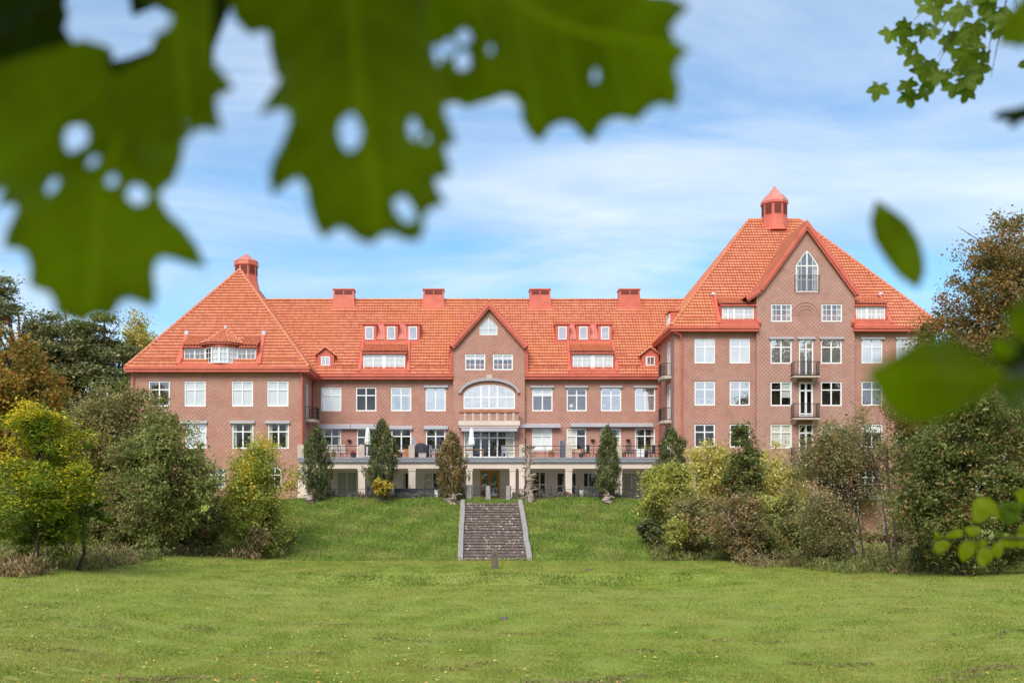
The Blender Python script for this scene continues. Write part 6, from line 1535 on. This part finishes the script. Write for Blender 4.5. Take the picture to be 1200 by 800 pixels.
oval([(1150, 404), (1190, 395), (1215, 410), (1220, 440), (1190, 436), (1160, 424)], .95, 'leaf_dark', (1150, 404), (1220, 430), ph=5)
mb = MB('bark'); q = [Vector((.05, .1, 3.0 - .0)), Vector((fx(1205, .75), .75, fz(432, .75))) - so, Vector((fx(1178, .62), .62, fz(440, .62))) - so]
mb.tube([Vector((-.1, .1, 3.0)), Vector((fx(1240, .75), .75, fz(425, .75))) - so] + q[1:], [.005, .004, .003, .0015], 5); mb.build('twig', SP)
# lower right spray, further away
D = 2.5; LS = empty('lime_sapling', (2.55, 2.6, Hs(2.55, 2.6))); lo = Vector(LS.location); tag(LS, 'sapling with small yellow green leaves reaching in at the lower right', 'sapling')
ly = [([(1137, 600), (1139, 589), (1146, 583), (1160, 582), (1168, 590), (1165, 600), (1155, 610), (1146, 613), (1137, 611)], 'leaf_yellow'), ([(1103, 630), (1112, 623), (1122, 619), (1129, 622), (1128, 629), (1115, 631)], 'leaf_yellow'), ([(1093, 626), (1097, 621), (1104, 629), (1102, 631), (1094, 631)], 'leaf_yellow'),
      ([(1092, 646), (1094, 636), (1104, 632), (1114, 635), (1112, 642), (1100, 649)], 'leaf_yellow'), ([(1127, 619), (1136, 616), (1149, 617), (1148, 626), (1138, 629), (1131, 624)], 'leaf_yellow'), ([(1145, 633), (1152, 631), (1158, 634), (1155, 641), (1147, 641)], 'leaf_yellow'),
      ([(1122, 641), (1130, 633), (1140, 632), (1145, 640), (1142, 650), (1130, 659), (1124, 652)], 'leaf_yellow'), ([(1143, 655), (1146, 643), (1155, 640), (1164, 644), (1164, 655), (1156, 662), (1147, 664)], 'leaf_yellow'), ([(1162, 640), (1168, 634), (1174, 635), (1177, 644), (1172, 655), (1165, 650)], 'leaf_yellow'),
      ([(1168, 633), (1176, 626), (1188, 627), (1196, 634), (1190, 642), (1176, 641)], 'leaf_yellow'), ([(1186, 630), (1194, 622), (1210, 621), (1212, 638), (1198, 642), (1190, 639)], 'leaf_yellow'), ([(1168, 596), (1178, 594), (1196, 598), (1195, 610), (1182, 616), (1170, 606)], 'leaf_spray'), ([(1186, 576), (1198, 572), (1215, 574), (1212, 590), (1196, 590)], 'leaf_yellow'),
      ([(1190, 618), (1200, 612), (1215, 614), (1212, 624), (1196, 624)], 'leaf_yellow'), ([(1166, 592), (1175, 588), (1190, 588), (1202, 590), (1198, 598), (1178, 600)], 'leaf_spray'), ([(1174, 604), (1170, 596), (1167, 590), (1163, 600), (1168, 609)], 'leaf_yellow'), ([(1162, 626), (1168, 621), (1178, 624), (1174, 631), (1164, 631)], 'leaf_spray')]
for k, (pts, m) in enumerate(ly):
    DD = D + .12 * math.sin(k * 2.1); o = leaf_sheet('leaf', px_poly(pts, DD), [], LS, m, (fx(pts[0][0], DD), fz(pts[0][1], DD)), (fx(pts[len(pts) // 2][0], DD), fz(pts[len(pts) // 2][1], DD)), .006, .0005, None, .002, lambda u, w: DD, k); o.location = -lo
mb = MB('bark'); mb.tube([(0, 0, 0), (-.05, 0, 2.0), (-.1, 0, 3.6)], [.02, .015, .008], 7); mb.build('stem', LS)
mb = MB('bark'); A_ = lambda x, y: Vector((fx(x, D), D, fz(y, D))) - lo
mb.tube([Vector((-.05, 0, 2.9)), A_(1210, 632), A_(1180, 630), A_(1145, 632), A_(1115, 632), A_(1102, 631)], [.005, .004, .003, .002, .0015, .001], 5)
mb.tube([Vector((-.1, 0, 3.0)), A_(1215, 595), A_(1168, 594)], [.005, .003, .0015], 5); mb.build('twig', LS)
